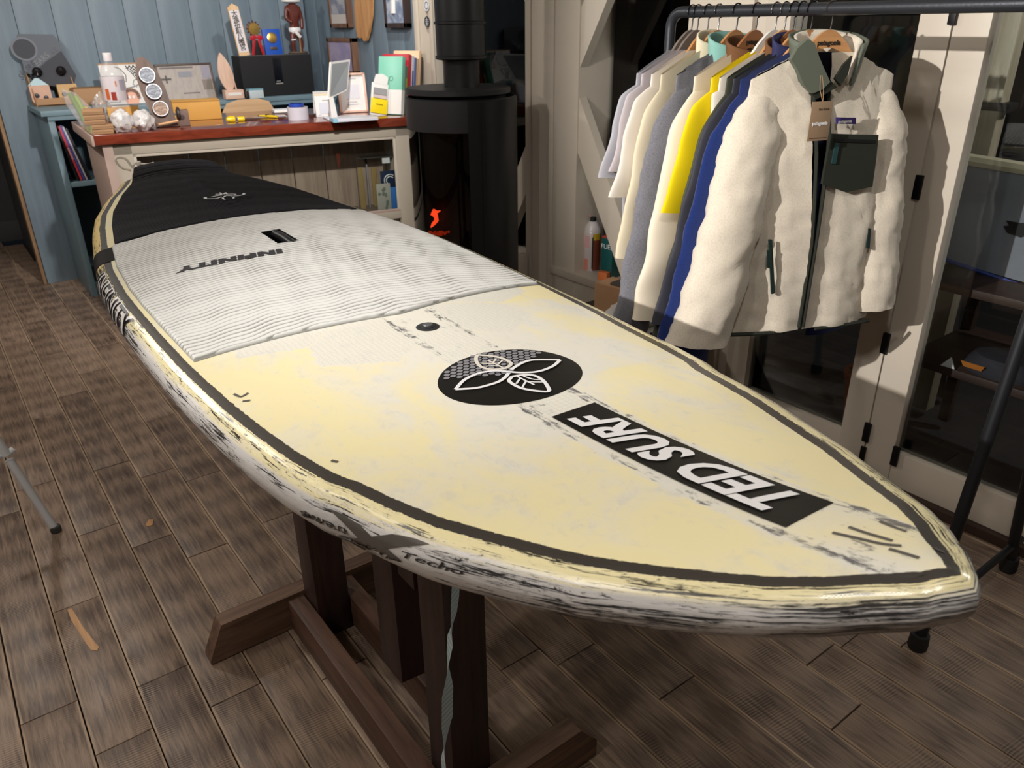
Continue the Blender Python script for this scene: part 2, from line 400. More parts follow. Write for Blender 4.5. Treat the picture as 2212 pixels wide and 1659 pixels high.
MB().box((XR-.006, 1.085, .155), (.012, .024, .075), .003).build('hinge', m_catch, d2)
BX('ring_plate', (XR-.004, 1.201, .105), (.008, .02, .07), m_catch, d1, .002)
struct(BX('wall_window_lintel', (XR+.10, 1.8, CEIL-.06), (.26, 5.0, .12), m_cream, None, .004), 'cream lintel above the windows', 'wall')
struct(BX('wall_front_corner', (XR+.05, -1.2, CEIL/2), (.10, 1.5, CEIL), m_cream, None, 0), 'cream wall beside the glass doors', 'wall')
struct(BX('ground', (5.2, 2.5, -.09), (5.2, 14, .1), m_night, None, 0), 'dark paving outside at night', 'ground')
struct(BX('wall_outside', (6.5, 2.5, 1.6), (.1, 14, 3.4), M('night fence', (26, 27, 30), .9), None, 0), 'dark boundary fence outside at night', 'wall')

# ================================================================== paddle board
KB = .5/.59
BN = np.array([.722*KB, .236*KB]); BT = np.array([.853*KB, 3.42*KB]); BE = (BT-BN)/np.linalg.norm(BT-BN); BR = np.array([BE[1], -BE[0]])
_yk = np.array([0.0, .25, .33, .42, .55, .72, .87, 1.05, 1.5, 2.27, 2.5, 2.8, 3.15, 3.4, 3.6])
_zk = np.array([1.10, 1.046, 1.026, 1.007, .988, .972, .963, .96, .961, .967, .969, .974, .984, .990, .992])
SK = (_yk*KB-BN[1])/BE[1]; ZK = 1.55+(_zk-1.55)*KB
_ss = np.linspace(-.25, 3.1, 600); _zz = np.interp(_ss, SK, ZK)
for _ in range(3): _zz = np.convolve(np.pad(_zz, 8, mode='edge'), np.ones(17)/17, 'valid')
def zrock(s): return np.interp(s, _ss, _zz)
PS = [0, .021, .05, .071, .105, .15, .2, .25, .318, .368, .426, .497, .567, .607, .69, .79, .9, 1.037, 1.12, 1.27, 1.47, 1.6, 1.8, 2.05, 2.24, 2.39, 2.57, 2.71, 2.80, 2.86]
PWD = [0, .026, .053, .076, .105, .133, .163, .192, .222, .243, .267, .288, .305, .321, .338, .352, .366, .378, .384, .391, .397, .398, .390, .362, .336, .306, .250, .195, .165, .150]
def halfw(s): return np.interp(s, PS, PWD)
def ddrop(s, w):
    d = np.interp(s, [0, .3, .8, 2.2, 2.7], [.004, .016, .032, .032, .02]); return d*np.minimum(1.3, np.abs(w)/np.maximum(halfw(s), .02))**2.2
def bp(s, w, dz=0.):
    p = BN+BE*s+BR*w; return (p[0], p[1], float(zrock(s)-ddrop(s, w))+dz)
BL = 2.86
m_attrs = {}
def set_attr(me, name, vals):
    a = me.attributes.new(name, 'FLOAT', 'POINT'); a.data.foreach_set('value', np.asarray(vals, np.float32))
def boardmat():
    t = NT('worn painted board'); s, w_, g = t.attr('bs'), t.attr('bw'), t.attr('bg'); mw, mk = t.attr('mw'), t.attr('mk')
    sv = t.combine(s, w_, 0.); gv = t.combine(s, g, w_)
    yel, wht, gry, blk = lin((234, 223, 178)), lin((224, 221, 210)), lin((60, 56, 52)), lin((26, 25, 28))
    # deck : yellow with sanded pale areas, bluish smears
    cl = t.noise(t.mapping(sv, (5, 9, 1)), 1., 5, .65, .5); fi = t.noise(t.mapping(sv, (38, 46, 1)), 1., 6, .72, .5); fj = t.noise(t.mapping(sv, (18, 120, 1), (0, 0, .25)), 1., 4, .7, .3)
    wf = t.ramp(t.math('ADD', mw, t.math('MULTIPLY', t.math('SUBTRACT', cl, .5), 2.0)), .15, .85)
    c = t.mix(wf, yel, wht)
    c = t.mix(t.math('MULTIPLY', t.ramp(t.math('ADD', t.math('MULTIPLY', fi, .6), t.math('MULTIPLY', cl, .4)), .50, .68), .42), c, lin((196, 197, 198)))
    hx = t.node('ShaderNodeTexVoronoi', feature='DISTANCE_TO_EDGE', ins={'Vector': sv, 'Scale': 110., 'Randomness': .25}).outputs['Distance']
    hm = t.math('MULTIPLY', t.ramp(hx, .12, .02), t.ramp(mw, .85, 1.0))
    c = t.mix(t.math('MULTIPLY', hm, .16), c, lin((120, 120, 128)))
    kf = t.ramp(t.math('ADD', mk, t.math('MULTIPLY', t.math('SUBTRACT', t.math('ADD', t.math('MULTIPLY', fi, .55), t.math('MULTIPLY', fj, .45)), .5), 2.4)), .50, .78)
    c = t.mix(t.math('MULTIPLY', kf, .85), c, lin((58, 58, 70)))
    # rail : yellow upper band, white lower band, black streaks where the paint has worn through
    rs = t.noise(t.mapping(gv, (3.6, 105, 1)), 1., 6, .70, .45); rl = t.noise(t.mapping(gv, (6, 34, 1)), 1., 3)
    A1 = t.noise(t.mapping(gv, (13, 270, 1)), 1., 5, .68, .2); A2 = t.noise(t.mapping(gv, (46, 150, 1), (0, 0, 0), (3, 7, 1)), 1., 6, .8, .4); A3 = t.noise(t.mapping(gv, (10, 150, 1), (0, 0, 0), (9, 2, 4)), 1., 6, .72, .3)
    yband = t.ramp(t.math('ADD', g, t.math('MULTIPLY', t.math('SUBTRACT', rs, .5), .05)), .024, .040)
    tail = t.ramp(s, 1.7, 1.95); nose = t.ramp(s, .45, .04); mid = t.math('MULTIPLY', t.ramp(s, 1.36, 1.52), t.math('SUBTRACT', 1., t.ramp(s, 1.84, 1.90)))
    rc = t.mix(t.math('MULTIPLY', yband, t.math('SUBTRACT', 1., tail)), t.mix(tail, lin((232, 221, 176)), lin((232, 204, 138))), lin((224, 222, 222)))
    sm = t.ramp(t.math('ADD', t.math('MULTIPLY', A2, .7), t.math('MULTIPLY', rl, .45)), .56, .72); rc = t.mix(t.math('MULTIPLY', sm, .42), rc, lin((138, 136, 138)))
    low = t.ramp(g, .028, .055)                                         # more wear low on the rail
    lo_ = t.math('ADD', t.math('MULTIPLY', low, .030), t.math('ADD', t.math('MULTIPLY', nose, .045), t.math('MULTIPLY', mid, .10))); lo_ = t.math('SUBTRACT', lo_, t.math('MULTIPLY', t.math('MULTIPLY', t.ramp(s, .40, .44), t.ramp(s, .82, .78)), t.math('MULTIPLY', t.ramp(g, .045, .060), .13)))
    gate = t.math('MULTIPLY', t.math('SUBTRACT', rl, .5), .30)
    k1 = t.ramp(t.math('ADD', t.math('ADD', A1, lo_), gate), .597, .627); k2 = t.ramp(t.math('ADD', t.math('ADD', A2, t.math('MULTIPLY', lo_, .7)), gate), .607, .652); k3 = t.ramp(t.math('ADD', t.math('ADD', A3, t.math('MULTIPLY', lo_, .9)), gate), .592, .617)
    kr = t.math('MAXIMUM', k1, t.math('MAXIMUM', k2, k3)); rc = t.mix(t.math('MULTIPLY', kr, .95), rc, blk)
    onrail = t.math('GREATER_THAN', g, .0085)
    c = t.mix(onrail, c, rc)
    # dark pin line with ragged edges
    rag = t.math('MULTIPLY', t.math('SUBTRACT', t.noise(t.mapping(gv, (130, 40, 1)), 1., 4, .7), .5), .0055)
    pd = t.math('ABSOLUTE', t.math('ADD', t.math('SUBTRACT', g, .001), rag))
    pin = t.ramp(pd, .0088, .0078); c = t.mix(pin, c, gry)
    t.base(c)
    t.set(Roughness=t.mix(onrail, (.34, .34, .34), (.24, .24, .24))); t.b.inputs['Specular IOR Level'].default_value = .5
    # woven cloth relief on the rail
    wv = t.math('MULTIPLY', t.math('SINE', t.math('MULTIPLY', s, 2600.)), t.math('SINE', t.math('MULTIPLY', g, 2600.)))
    t.bump(t.math('MULTIPLY', t.math('MULTIPLY', wv, onrail), .3), .10, .0012)
    return t.m
m_board = boardmat()
board = thing('paddle_board', 'large worn yellow paddle board lying on the wooden stand', 'board', bp(1.4, 0, -.11))
board_inv = board.matrix_basis.copy()
def on_board(o, parent=None):
    """keep world position while becoming a part of the board"""
    o.parent = parent or board
    if parent is None: o.location = tuple(-Vector(board.location))
    return o
# ---- deck
ns, nw = 440, 100
S = np.linspace(0, BL, ns); V = np.linspace(-1, 1, nw)
HS = (1.655, 1.795, -.022, .030)          # hand hole: s0,s1,w0,w1
P = []; A = {k: [] for k in ('bs', 'bw', 'bg', 'mw', 'mk')}
def poly_in(px, py, poly):
    c = False; j = len(poly)-1
    for i in range(len(poly)):
        xi, yi = poly[i]; xj, yj = poly[j]
        if (yi > py) != (yj > py) and px < (xj-xi)*(py-yi)/(yj-yi)+xi: c = not c
        j = i
    return c
HEXP = [[(1.13, -.305), (1.052, -.298), (1.003, -.20), (1.09, -.10), (1.15, -.12)], [(1.0, -.195), (.915, -.21), (.845, -.105), (.90, -.03), (1.08, -.05), (1.08, -.095)],
        [(1.13, .315), (1.062, .308), (1.005, .21), (1.06, .10), (1.15, .12)], [(1.0, .205), (.915, .22), (.845, .115), (.90, .06), (1.05, .07), (1.05, .105)]]
for s in S:
    hwv = float(halfw(s))
    for v in V:
        w_ = v*hwv; P.append(bp(s, w_)); A['bs'].append(s); A['bw'].append(w_); A['bg'].append(-(1-abs(v))*hwv)
        b0 = abs(w_-.010); band = b0 < .055
        mwv = .26+.60*math.exp(-((s-.72)/.28)**2-(w_/.19)**2)
        if .62 < s < 1.0 and w_ > .1: mwv += .25
        if band: mwv += .35
        if s > .8 and any(poly_in(s, w_, q) for q in HEXP): mwv = 1.25
        e1 = math.exp(-((b0-.048)/.012)**2)
        mkv = (.31*e1+.04) if s < 1.06 else 0.
        if band and s < 1.06: mkv += .15+.16*math.exp(-((s-.58)/.10)**2)+.14*math.exp(-((s-.98)/.12)**2)+.10*math.exp(-((s-.06)/.06)**2)
        mkv += .16*math.exp(-((s-.10)/.07)**2-((w_-.02)/.06)**2)
        A['mw'].append(mwv); A['mk'].append(mkv)
mb = MB(); fs = []
for i in range(ns-1):
    for j in range(nw-1):
        s_ = (S[i]+S[i+1])/2; w_ = (V[j]+V[j+1])/2*float(halfw(s_))
        if HS[0] < s_ < HS[1] and HS[2] < w_ < HS[3]: continue
        fs.append((i*nw+j, i*nw+j+1, (i+1)*nw+j+1, (i+1)*nw+j))
mb.add(P, fs)
def raw_mesh(name, vs, fs, attrs, m, smooth=True):
    me = bpy.data.meshes.new(name); me.from_pydata([tuple(map(float, p)) for p in vs], [], fs)
    for k, a in attrs.items(): set_attr(me, k, a)
    if smooth: me.shade_smooth()
    me.materials.append(m); return me
me = raw_mesh('deck', P, [f[::-1] for f in fs], A, m_board)
on_board(link('deck', me, None))
# ---- rails and bottom, swept round the outline
loop = []                                   # (s, w, ns, nw) from left tail round the nose to right tail and back
LS = np.concatenate([np.linspace(BL-.01, .30, 300), np.linspace(.295, .006, 90)])
for s in LS: loop.append((s, -float(halfw(s))))
loop.append((0., 0.))
for s in LS[::-1]: loop.append((s, float(halfw(s))))
for w_ in np.linspace(.14, -.14, 24): loop.append((BL, w_))
LP = np.array(loop); n_ = len(LP)
tg = np.roll(LP, -1, 0)-np.roll(LP, 1, 0)
for _ in range(2): tg = (np.roll(tg, 1, 0)+tg*2+np.roll(tg, -1, 0))/4
nr = np.stack([tg[:, 1], -tg[:, 0]], 1); nr /= np.linalg.norm(nr, axis=1)[:, None]
if nr[100, 1] > 0: nr = -nr                  # outward on the left side is -w
PROF = [(-.0005, -.0), (.011, -.0025), (.021, -.0075), (.029, -.017), (.033, -.031), (.0335, -.047), (.028, -.064), (.021, -.077), (.010, -.088), (-.006, -.096), (-.03, -.101), (-.07, -.105)]
PROF = [(float(np.interp(q, range(len(PROF)), [a for a, b in PROF])), float(np.interp(q, range(len(PROF)), [b for a, b in PROF]))) for q in np.linspace(0, len(PROF)-1, 34)]
arc = [0.]
for i in range(1, len(PROF)): arc.append(arc[-1]+math.hypot(PROF[i][0]-PROF[i-1][0], PROF[i][1]-PROF[i-1][1]))
def thick(s): return float(np.interp(s, [0, .15, .4, .8, 2.1, 2.6, BL], [.58, .72, .88, 1., 1., .8, .62]))
def rail_pt(i, k, extra=0.):
    s, w_ = LP[i]; o, d = PROF[k]; th = thick(s); oo = o*float(np.interp(s, [0, .4], [.75, 1.]))
    if o < -.01: oo = -min(-o, .85*max(abs(w_), .005)) if s < BL-.001 else o
    if w_ > 0 and o > 0: f_ = float(np.interp(s, [0, .04, .7, 1.2], [0, 1, 1, 0])); oo *= 1+.45*f_; d *= 1-.25*f_*(1 if d > -.03 else .3)
    q = LP[i]+nr[i]*oo
    x, y, z = bp(s, w_); p = BN+BE*q[0]+BR*q[1]
    return (p[0], p[1], z+d*th)
RP = []; RA = {k: [] for k in ('bs', 'bw', 'bg', 'mw', 'mk')}
for i in range(n_):
    for k in range(len(PROF)):
        RP.append(rail_pt(i, k)); RA['bs'].append(LP[i][0]); RA['bw'].append(LP[i][1]*.2); RA['bg'].append(arc[k]); RA['mw'].append(0); RA['mk'].append(0)
m_ = len(PROF); rf = [(i*m_+k, i*m_+k+1, ((i+1) % n_)*m_+k+1, ((i+1) % n_)*m_+k) for i in range(n_) for k in range(m_-1)]
on_board(link('rail', raw_mesh('rail', RP, rf, RA, m_board), None))
bot = MB(); bq = []
for s in np.linspace(.01, BL-.01, 80):
    for v in np.linspace(-1, 1, 9):
        hv = max(.004, float(halfw(s))-.05)*v; x, y, z = bp(s, math.copysign(float(halfw(s)), v or 1)); p = BN+BE*s+BR*hv; bq.append((p[0], p[1], z-.105*thick(s)))
bot.grid(bq, 80, 9); on_board(bot.build('hull_bottom', M('board underside', (205, 196, 150), .4)))
# ---- helper to lay lettering on the rail: s along the board, g down the rail (left side)
left_i = np.arange(0, len(LS)); LSr = LS
def rail_map(s, g, lift):
    i = int(np.argmin(np.abs(LS-s))); j = min(max(i, 1), len(LS)-2)
    # local linear interpolation in s
    i0 = j if LS[j] >= s else j-1; i1 = i0+1; f = (s-LS[i0])/(LS[i1]-LS[i0]) if LS[i1] != LS[i0] else 0
    k = np.interp(g, arc, range(len(arc))); k0 = int(min(k, len(arc)-2)); fk = k-k0
    def pt(ii): a = np.array(rail_pt(ii, k0)); b = np.array(rail_pt(ii, k0+1)); return a+(b-a)*fk
    p = pt(i0)*(1-f)+pt(i1)*f
    ta = pt(i1)-pt(i0); tb = np.array(rail_pt(i0, k0+1))-np.array(rail_pt(i0, k0)); nn = np.cross(ta, tb); nn /= np.linalg.norm(nn)
    if nn[0] > 0 and nn[2] < .3: nn = -nn
    if nn[2] < -.9: nn = -nn
    if nn[0] > 0: nn = -nn
    return p+nn*lift
# ---- pads
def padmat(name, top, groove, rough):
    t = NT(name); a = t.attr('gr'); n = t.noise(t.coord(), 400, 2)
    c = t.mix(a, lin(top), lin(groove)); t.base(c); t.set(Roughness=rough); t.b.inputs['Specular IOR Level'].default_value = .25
    t.bump(n, .12, .001); return t.m
def pad(name, s0f, s1, hwf, m, period, amp, thickv, nsr, nwr, wave, hole=None, extra=None):
    Pp, gr = [], []; vv = np.linspace(-1, 1, nwr); uu = np.linspace(0, 1, nsr)
    for u in uu:
        for v in vv:
            s_e = s0f(v)+(s1-s0f(v))*u; w_ = v*hwf(s_e)+.004
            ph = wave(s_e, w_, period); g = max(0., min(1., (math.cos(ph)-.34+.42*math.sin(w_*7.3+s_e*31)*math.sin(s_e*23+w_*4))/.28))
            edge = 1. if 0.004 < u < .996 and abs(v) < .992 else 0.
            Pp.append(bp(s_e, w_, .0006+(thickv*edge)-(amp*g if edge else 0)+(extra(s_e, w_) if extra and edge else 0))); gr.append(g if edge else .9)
    f = []
    for i in range(nsr-1):
        for j in range(nwr-1):
            if hole:
                v = (vv[j]+vv[j+1])/2; s_e = s0f(v)+(s1-s0f(v))*(uu[i]+uu[i+1])/2; w_ = v*hwf(s_e)+.004
                if hole[0] < s_e < hole[1] and hole[2] < w_ < hole[3]: continue
            f.append((i*nwr+j, (i+1)*nwr+j, (i+1)*nwr+j+1, i*nwr+j+1))
    me = raw_mesh(name, Pp, f, {'gr': gr}, m); me.flip_normals() if me.polygons[0].normal.z < 0 else None
    return on_board(link(name, me, None))
def wave_w(s, w_, p): return s*math.tau/p+1.9*math.sin(w_*31+s*9)+1.0*math.sin(w_*77-s*21+1.)+.5*math.sin(w_*11-s*13)
def wave_b(s, w_, p): return s*math.tau/p+.7*math.sin(w_*33+s*5)+6*abs(w_)
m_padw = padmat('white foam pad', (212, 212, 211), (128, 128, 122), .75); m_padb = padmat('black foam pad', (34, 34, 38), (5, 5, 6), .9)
padw = pad('deck_pad', lambda v: 1.105-.065*(1-abs(v)), 2.0, lambda s: float(halfw(s))-.012, m_padw, .0165, .0028, .0060, 620, 190, wave_w, HS)
padb = pad('tail_pad', lambda v: 2.003, 2.852, lambda s: max(.1, float(halfw(s))-.021), m_padb, .0125, .0042, .007, 560, 90, wave_b,
           extra=lambda s, w_: .030*max(0., min(1., (s-2.70)/.10))**1.5+.006*math.exp(-((s-2.76)/.012)**2)+.010*math.exp(-(w_/.035)**2)*max(0, min(1, (2.62-s)/.08))*max(0, min(1, (s-2.1)/.1)))
tag(padw, 'white ribbed foam deck pad with wavy grooves'); tag(padb, 'black ribbed tail pad')
# hand hole
hb = MB(); hs = [(HS[0], HS[2]), (HS[0], HS[3]), (HS[1], HS[3]), (HS[1], HS[2])]
vt = [bp(a, b, .006) for a, b in hs]; vb = [bp(a, b, -.045) for a, b in hs]
hb.add(vt+vb, [(0, 1, 5, 4), (1, 2, 6, 5), (2, 3, 7, 6), (3, 0, 4, 7), (4, 5, 6, 7)])
hw_ = hb.build('handle_well', M('black plastic', (16, 16, 18), .35), None, 20); on_board(hw_)
grip = MB().tube([bp(HS[0]-.0, .016, -.004), bp((HS[0]+HS[1])/2, .017, -.002), bp(HS[1], .016, -.004)], .011, 12).build('grip', M('black plastic', (16, 16, 18), .35), hw_)
# air vent plug
vp_ = bp(.95, .010, 0); mbv = MB().lathe([(.0, .0045), (.011, .0045), (.0135, .003), (.0135, .0022), (.019, .0022), (.0215, .0005), (.0215, -.002)][::-1], vp_, 28); on_board(mbv.build('vent_plug', M('vent rubber', (44, 44, 46), .4)))
MB().lathe([(.0, .0062), (.0085, .0062), (.0095, .005), (.0095, .004)][::-1], vp_, 20).build('vent_cap', M('vent cap', (84, 86, 88), .3), col.objects['vent_plug'])
# ---- round emblem sticker
m_stb = M('sticker black', (28, 27, 25), .35, 0, .18, var=.03); m_stw = M('sticker white', (228, 228, 230), .35, var=.02); m_hex = M('sticker grey', (134, 134, 140), .35, var=.02)
EC = (.688, .014); ER = .112
def flat_sheet(fn, nu, nv, lift):
    return [bp(*fn(u, v), lift) for u in np.linspace(0, 1, nu) for v in np.linspace(0, 1, nv)]
dk = MB(); pts = [bp(EC[0], EC[1], .0012)]
for r in np.linspace(.2, 1, 6):
    for a in np.linspace(0, math.tau, 64, endpoint=False): pts.append(bp(EC[0]+ER*.90*r*math.sin(a), EC[1]+ER*1.06*r*math.cos(a), .0012 if r < 1 else .0002))
fsd = [(0, 1+k, 1+(k+1) % 64) for k in range(64)]+[(1+i*64+k, 1+(i+1)*64+k, 1+(i+1)*64+(k+1) % 64, 1+i*64+(k+1) % 64) for i in range(5) for k in range(64)]
emb = on_board(dk.add(pts, fsd).build('round_sticker', m_stb, None, 60)); tag(emb, 'round black sticker with a white four-leaf emblem')
_UPC = {}
def deck_px(x, y):                           # where a line of sight meets the deck, in board coordinates
    r = ray(x, y); z = 1.05
    for i in range(60):
        Pq = CAM+(z-1.55)/r[2]*r; q = Pq[:2]-BN; s = float(q@BE); w_ = float(q@BR); z = .6*z+.4*float(zrock(s)-ddrop(s, w_))
    return s, w_
def crop5(x, y): return deck_px(900+x/5.53, 730+y/5.53)
def ribbon(pts, wd, lift, closed=False):
    b = MB(); pts = [np.array(p) for p in pts]
    # smooth
    if len(pts) > 2:
        q = []
        for i in range(len(pts)-1):
            p0 = pts[max(i-1, 0)]; p1 = pts[i]; p2 = pts[i+1]; p3 = pts[min(i+2, len(pts)-1)]
            for t in np.linspace(0, 1, 6, endpoint=False):
                q.append(.5*((2*p1)+(-p0+p2)*t+(2*p0-5*p1+4*p2-p3)*t*t+(-p0+3*p1-3*p2+p3)*t**3))
        q.append(pts[-1]); pts = q
    L_, R_ = [], []
    for i, p in enumerate(pts):
        t = pts[min(i+1, len(pts)-1)]-pts[max(i-1, 0)]; t = t/(np.linalg.norm(t)+1e-9); nrm = np.array([-t[1], t[0]])
        L_.append(bp(*(p+nrm*wd/2), lift)); R_.append(bp(*(p-nrm*wd/2), lift))
    n = len(pts); b.add(L_+R_, [(i, i+1, n+i+1, n+i) for i in range(n-1)]); return b
def strokes(name, paths, wd, lift, m, parent, cv=crop5):
    b = MB()
    for p in paths: r = ribbon([cv(*q) for q in p], wd, lift); b.add(r.v, r.f)
    return b.build(name, m, parent, 0)
# honeycomb print on the upper left of the sticker
hxm = MB(); hp = .0118; bl = [crop5(245, 505), crop5(1110, 448), crop5(1505, 170)]
def above(s, w_):
    w0, w1, w2 = bl[0][1], bl[1][1], bl[2][1]
    lim = np.interp(w_, [w0, w1, w2], [bl[0][0], bl[1][0], bl[2][0]]); return s > lim+.001 and w_ < w2
for i in range(-14, 15):
    for j in range(-14, 15):
        s_ = EC[0]+i*hp*.80; w_ = EC[1]+(j+.5*(i % 2))*hp
        if (s_-EC[0])**2/(ER*.90)**2+(w_-EC[1])**2/(ER*1.06)**2 < .90 and above(s_, w_):
            hxm.add([bp(s_+hp*.44*math.sin(a)*.92, w_+hp*.44*math.cos(a)*1.06, .0022) for a in np.arange(6)*math.pi/3+math.pi/6], [(0, 1, 2, 3, 4, 5)])
hx_o = hxm.build('honeycomb_print', m_hex, None, 0); hx_o.parent = emb; hx_o['kind'] = 'stuff'
lf = [[(465, 638), (560, 532), (680, 467), (800, 430), (950, 414), (1100, 426), (1250, 437), (1400, 430), (1520, 404), (1640, 350), (1712, 284)],
      [(465, 638), (700, 622), (850, 588), (980, 545), (1060, 490), (1100, 440)], [(1712, 284), (1500, 282), (1370, 287), (1280, 312), (1200, 352), (1130, 402)]]
strokes('leaf_pair', lf, .0062, .0034, m_stw, emb)
strokes('leaf', [[(730, 222), (900, 236), (1020, 262), (1100, 300), (1128, 332), (1070, 378), (960, 396), (850, 390), (760, 358), (715, 300), (712, 250), (730, 222)]], .0062, .0031, M('sticker bone', (214, 208, 198), .4), emb)
strokes('leaf_vein', [[(850, 285), (950, 335), (1050, 388)], [(775, 322), (880, 326), (930, 330)], [(830, 358), (930, 352), (985, 356)], [(950, 268), (925, 300), (905, 316)], [(1030, 284), (985, 322), (965, 340)]], .0034, .0031, MATS['sticker bone'], emb)
strokes('leaf', [[(1140, 482), (1260, 464), (1390, 466), (1490, 512), (1558, 590), (1572, 660), (1400, 650), (1250, 620), (1150, 572), (1104, 530), (1140, 482)]], .0062, .0031, m_stw, emb)
strokes('leaf_vein', [[(1205, 482), (1300, 530), (1405, 580)], [(1260, 470), (1380, 512), (1480, 520)], [(1240, 500), (1210, 540), (1190, 570)], [(1310, 535), (1280, 580), (1265, 610)], [(1330, 545), (1420, 548), (1520, 548)]], .0034, .0031, m_stw, emb)
# ---- TED SURF sticker
TS = (.147, .531, -.025, .053)
sb = MB(); nn1, nn2 = 60, 12; q = [bp(TS[0]+(TS[1]-TS[0])*u, TS[2]+(TS[3]-TS[2])*v, .0012) for u in np.linspace(0, 1, nn1) for v in np.linspace(0, 1, nn2)]
ted = on_board(sb.grid(q, nn1, nn2).build('name_sticker', m_stb, None, 60)); tag(ted, 'long black sticker with white lettering')
me_t = text_mesh('TED SURF', .1, .0, .0035, .0, 'CENTER', 1.0, 3)
xs = [v.co.x for v in me_t.vertices]; ys = [v.co.y for v in me_t.vertices]; x0_, x1_, y0_, y1_ = min(xs), max(xs), min(ys), max(ys)
for v in me_t.vertices:
    fx = (v.co.x-x0_)/(x1_-x0_); fy = (v.co.y-y0_)/(y1_-y0_)
    s_ = TS[0]+.026+fx*(TS[1]-TS[0]-.058)+(fy-.5)*.022; w_ = TS[3]-.010-fy*(TS[3]-TS[2]-.019)
    v.co = Vector(bp(s_, w_, .0030))
link('lettering', me_t, m_stw, ted)
# ---- lettering and small emblem on the pads
me_t = text_mesh('INFINITY', .1, .0, .009, 0, 'CENTER', 1.2, 2)
xs = [v.co.x for v in me_t.vertices]; ys = [v.co.y for v in me_t.vertices]; x0_, x1_, y0_, y1_ = min(xs), max(xs), min(ys), max(ys)
for v in me_t.vertices:
    fx = (v.co.x-x0_)/(x1_-x0_); fy = (v.co.y-y0_)/(y1_-y0_)
    v.co = Vector(bp(1.602+(fx)*.03-fy*.040, -.038-fx*.24+(fy-.5)*-.010, .0072))
link('lettering', me_t, M('pad print', (44, 44, 48), .7), padw)
def crop_pl(x, y): return deck_px(400+x/13.83, 400+y/13.83)
strokes('emblem', [[(600, 575), (680, 605), (860, 605), (1000, 590), (1120, 545)], [(640, 560), (660, 590)], [(810, 555), (960, 520), (1100, 500)], [(940, 470), (1060, 470), (1140, 500)], [(1060, 420), (1130, 470)], [(1190, 470), (1240, 420), (1280, 470)], [(1180, 560), (1240, 520), (1400, 510), (1560, 480)],
    [(1300, 470), (1420, 462), (1545, 465)], [(1150, 570), (1190, 620), (1240, 628)], [(1400, 545), (1480, 560), (1470, 598)], [(1480, 525), (1640, 510), (1760, 480), (1780, 440)], [(1745, 440), (1800, 450), (1790, 480)]], .0058, .0205, m_stw, padb, crop_pl)
# ---- black cloth tape round the rail beside the pads
tp = MB(); q = []; g_ = [-.022]+list(np.linspace(0, .125, 16))
for s in np.linspace(1.872, 2.0, 14):
    for g in g_:
        q.append(bp(s+.0, -float(halfw(s))+.034, .0016) if g < 0 else tuple(rail_map(s-.10*max(0, g-.02)*0, g, .0016)))
tp.grid(q, 14, len(g_)); on_board(tp.build('tape', M('black cloth tape', (20, 18, 18), .75, 0, .12), None, 60))
# ---- lettering on the near rail
def rail_text(name, body, s_start, s_end, g0, g1, m, lift, flip=False, size=.04, off=0., shear=0., sub=2):
    me = text_mesh(body, .1, .0, off, shear, 'CENTER', 1., sub)
    xs = [v.co.x for v in me.vertices]; ys = [v.co.y for v in me.vertices]; a, b, c, d = min(xs), max(xs), min(ys), max(ys)
    for v in me.vertices:
        fx = (v.co.x-a)/(b-a); fy = (v.co.y-c)/(d-c)
        v.co = Vector(rail_map(s_start+(s_end-s_start)*fx, g1+(g0-g1)*fy, lift))
    return on_board(link(name, me, m))
m_rw = M('rail print white', (226, 222, 222), .3); m_rk = M('rail print black', (20, 18, 20), .3); m_rg = M('rail print grey', (92, 88, 84), .3)
rail_text('lettering', 'INFINITY', 1.80, 1.40, .012, .062, m_rw, .0012, off=.010)
rail_text('lettering', 'INFINITY', 1.795, 1.405, .014, .060, m_rk, .0019, off=.001)
rail_text('lettering', 'INFINITY', 1.77, 1.39, .066, .100, m_rw, .0014, off=.002)
_LPX = np.array([proj(RP[i*m_+k]) for i in range(len(LS)) for k in range(m_)]); _LSG = [(i, k) for i in range(len(LS)) for k in range(m_)]
_kmax = 26
_sel = np.array([q for q, (i, k) in enumerate(_LSG) if k <= _kmax])
def rail_px(x, y, lift=.0016):                # where a line of sight meets the near rail
    d2 = ((_LPX[_sel]-np.array([x, y]))**2).sum(1); o = np.argsort(d2)[:6]; wq = 1/(d2[o]+.05); wq /= wq.sum()
    s_ = sum(LS[_LSG[_sel[q]][0]]*ww for q, ww in zip(o, wq)); g = sum(arc[_LSG[_sel[q]][1]]*ww for q, ww in zip(o, wq))
    for _ in range(3):                       # refine
        p0 = proj(rail_map(s_, g, 0.)); e_ = np.array([x, y])-p0
        if e_@e_ < .02: break
        J = np.stack([(proj(rail_map(s_+.002, g, 0.))-p0)/.002, (proj(rail_map(s_, g+.001, 0.))-p0)/.001], 1)
        if abs(np.linalg.det(J)) < 2e4: break
        st_ = np.linalg.solve(J, e_); s_ += float(np.clip(st_[0], -.02, .02)); g = float(np.clip(g+np.clip(st_[1], -.01, .01), .002, .11))
    return rail_map(s_, g, lift)
def rail_poly(name, px, m, lift, cuts=3):
    bm = bmesh.new(); vs_ = [bm.verts.new((x, y, 0)) for x, y in px]; bm.faces.new(vs_); bmesh.ops.triangulate(bm, faces=bm.faces[:])
    for _ in range(cuts): bmesh.ops.subdivide_edges(bm, edges=bm.edges[:], cuts=1); bmesh.ops.triangulate(bm, faces=bm.faces[:])
    me = bpy.data.meshes.new(name); bm.to_mesh(me); bm.free()
    for v in me.vertices: v.co = Vector(rail_px(v.co.x, v.co.y, lift))
    me.shade_smooth(); return on_board(link(name, me, m))
def c8(x, y): return 630+x/5.144, 1080+y/5.144
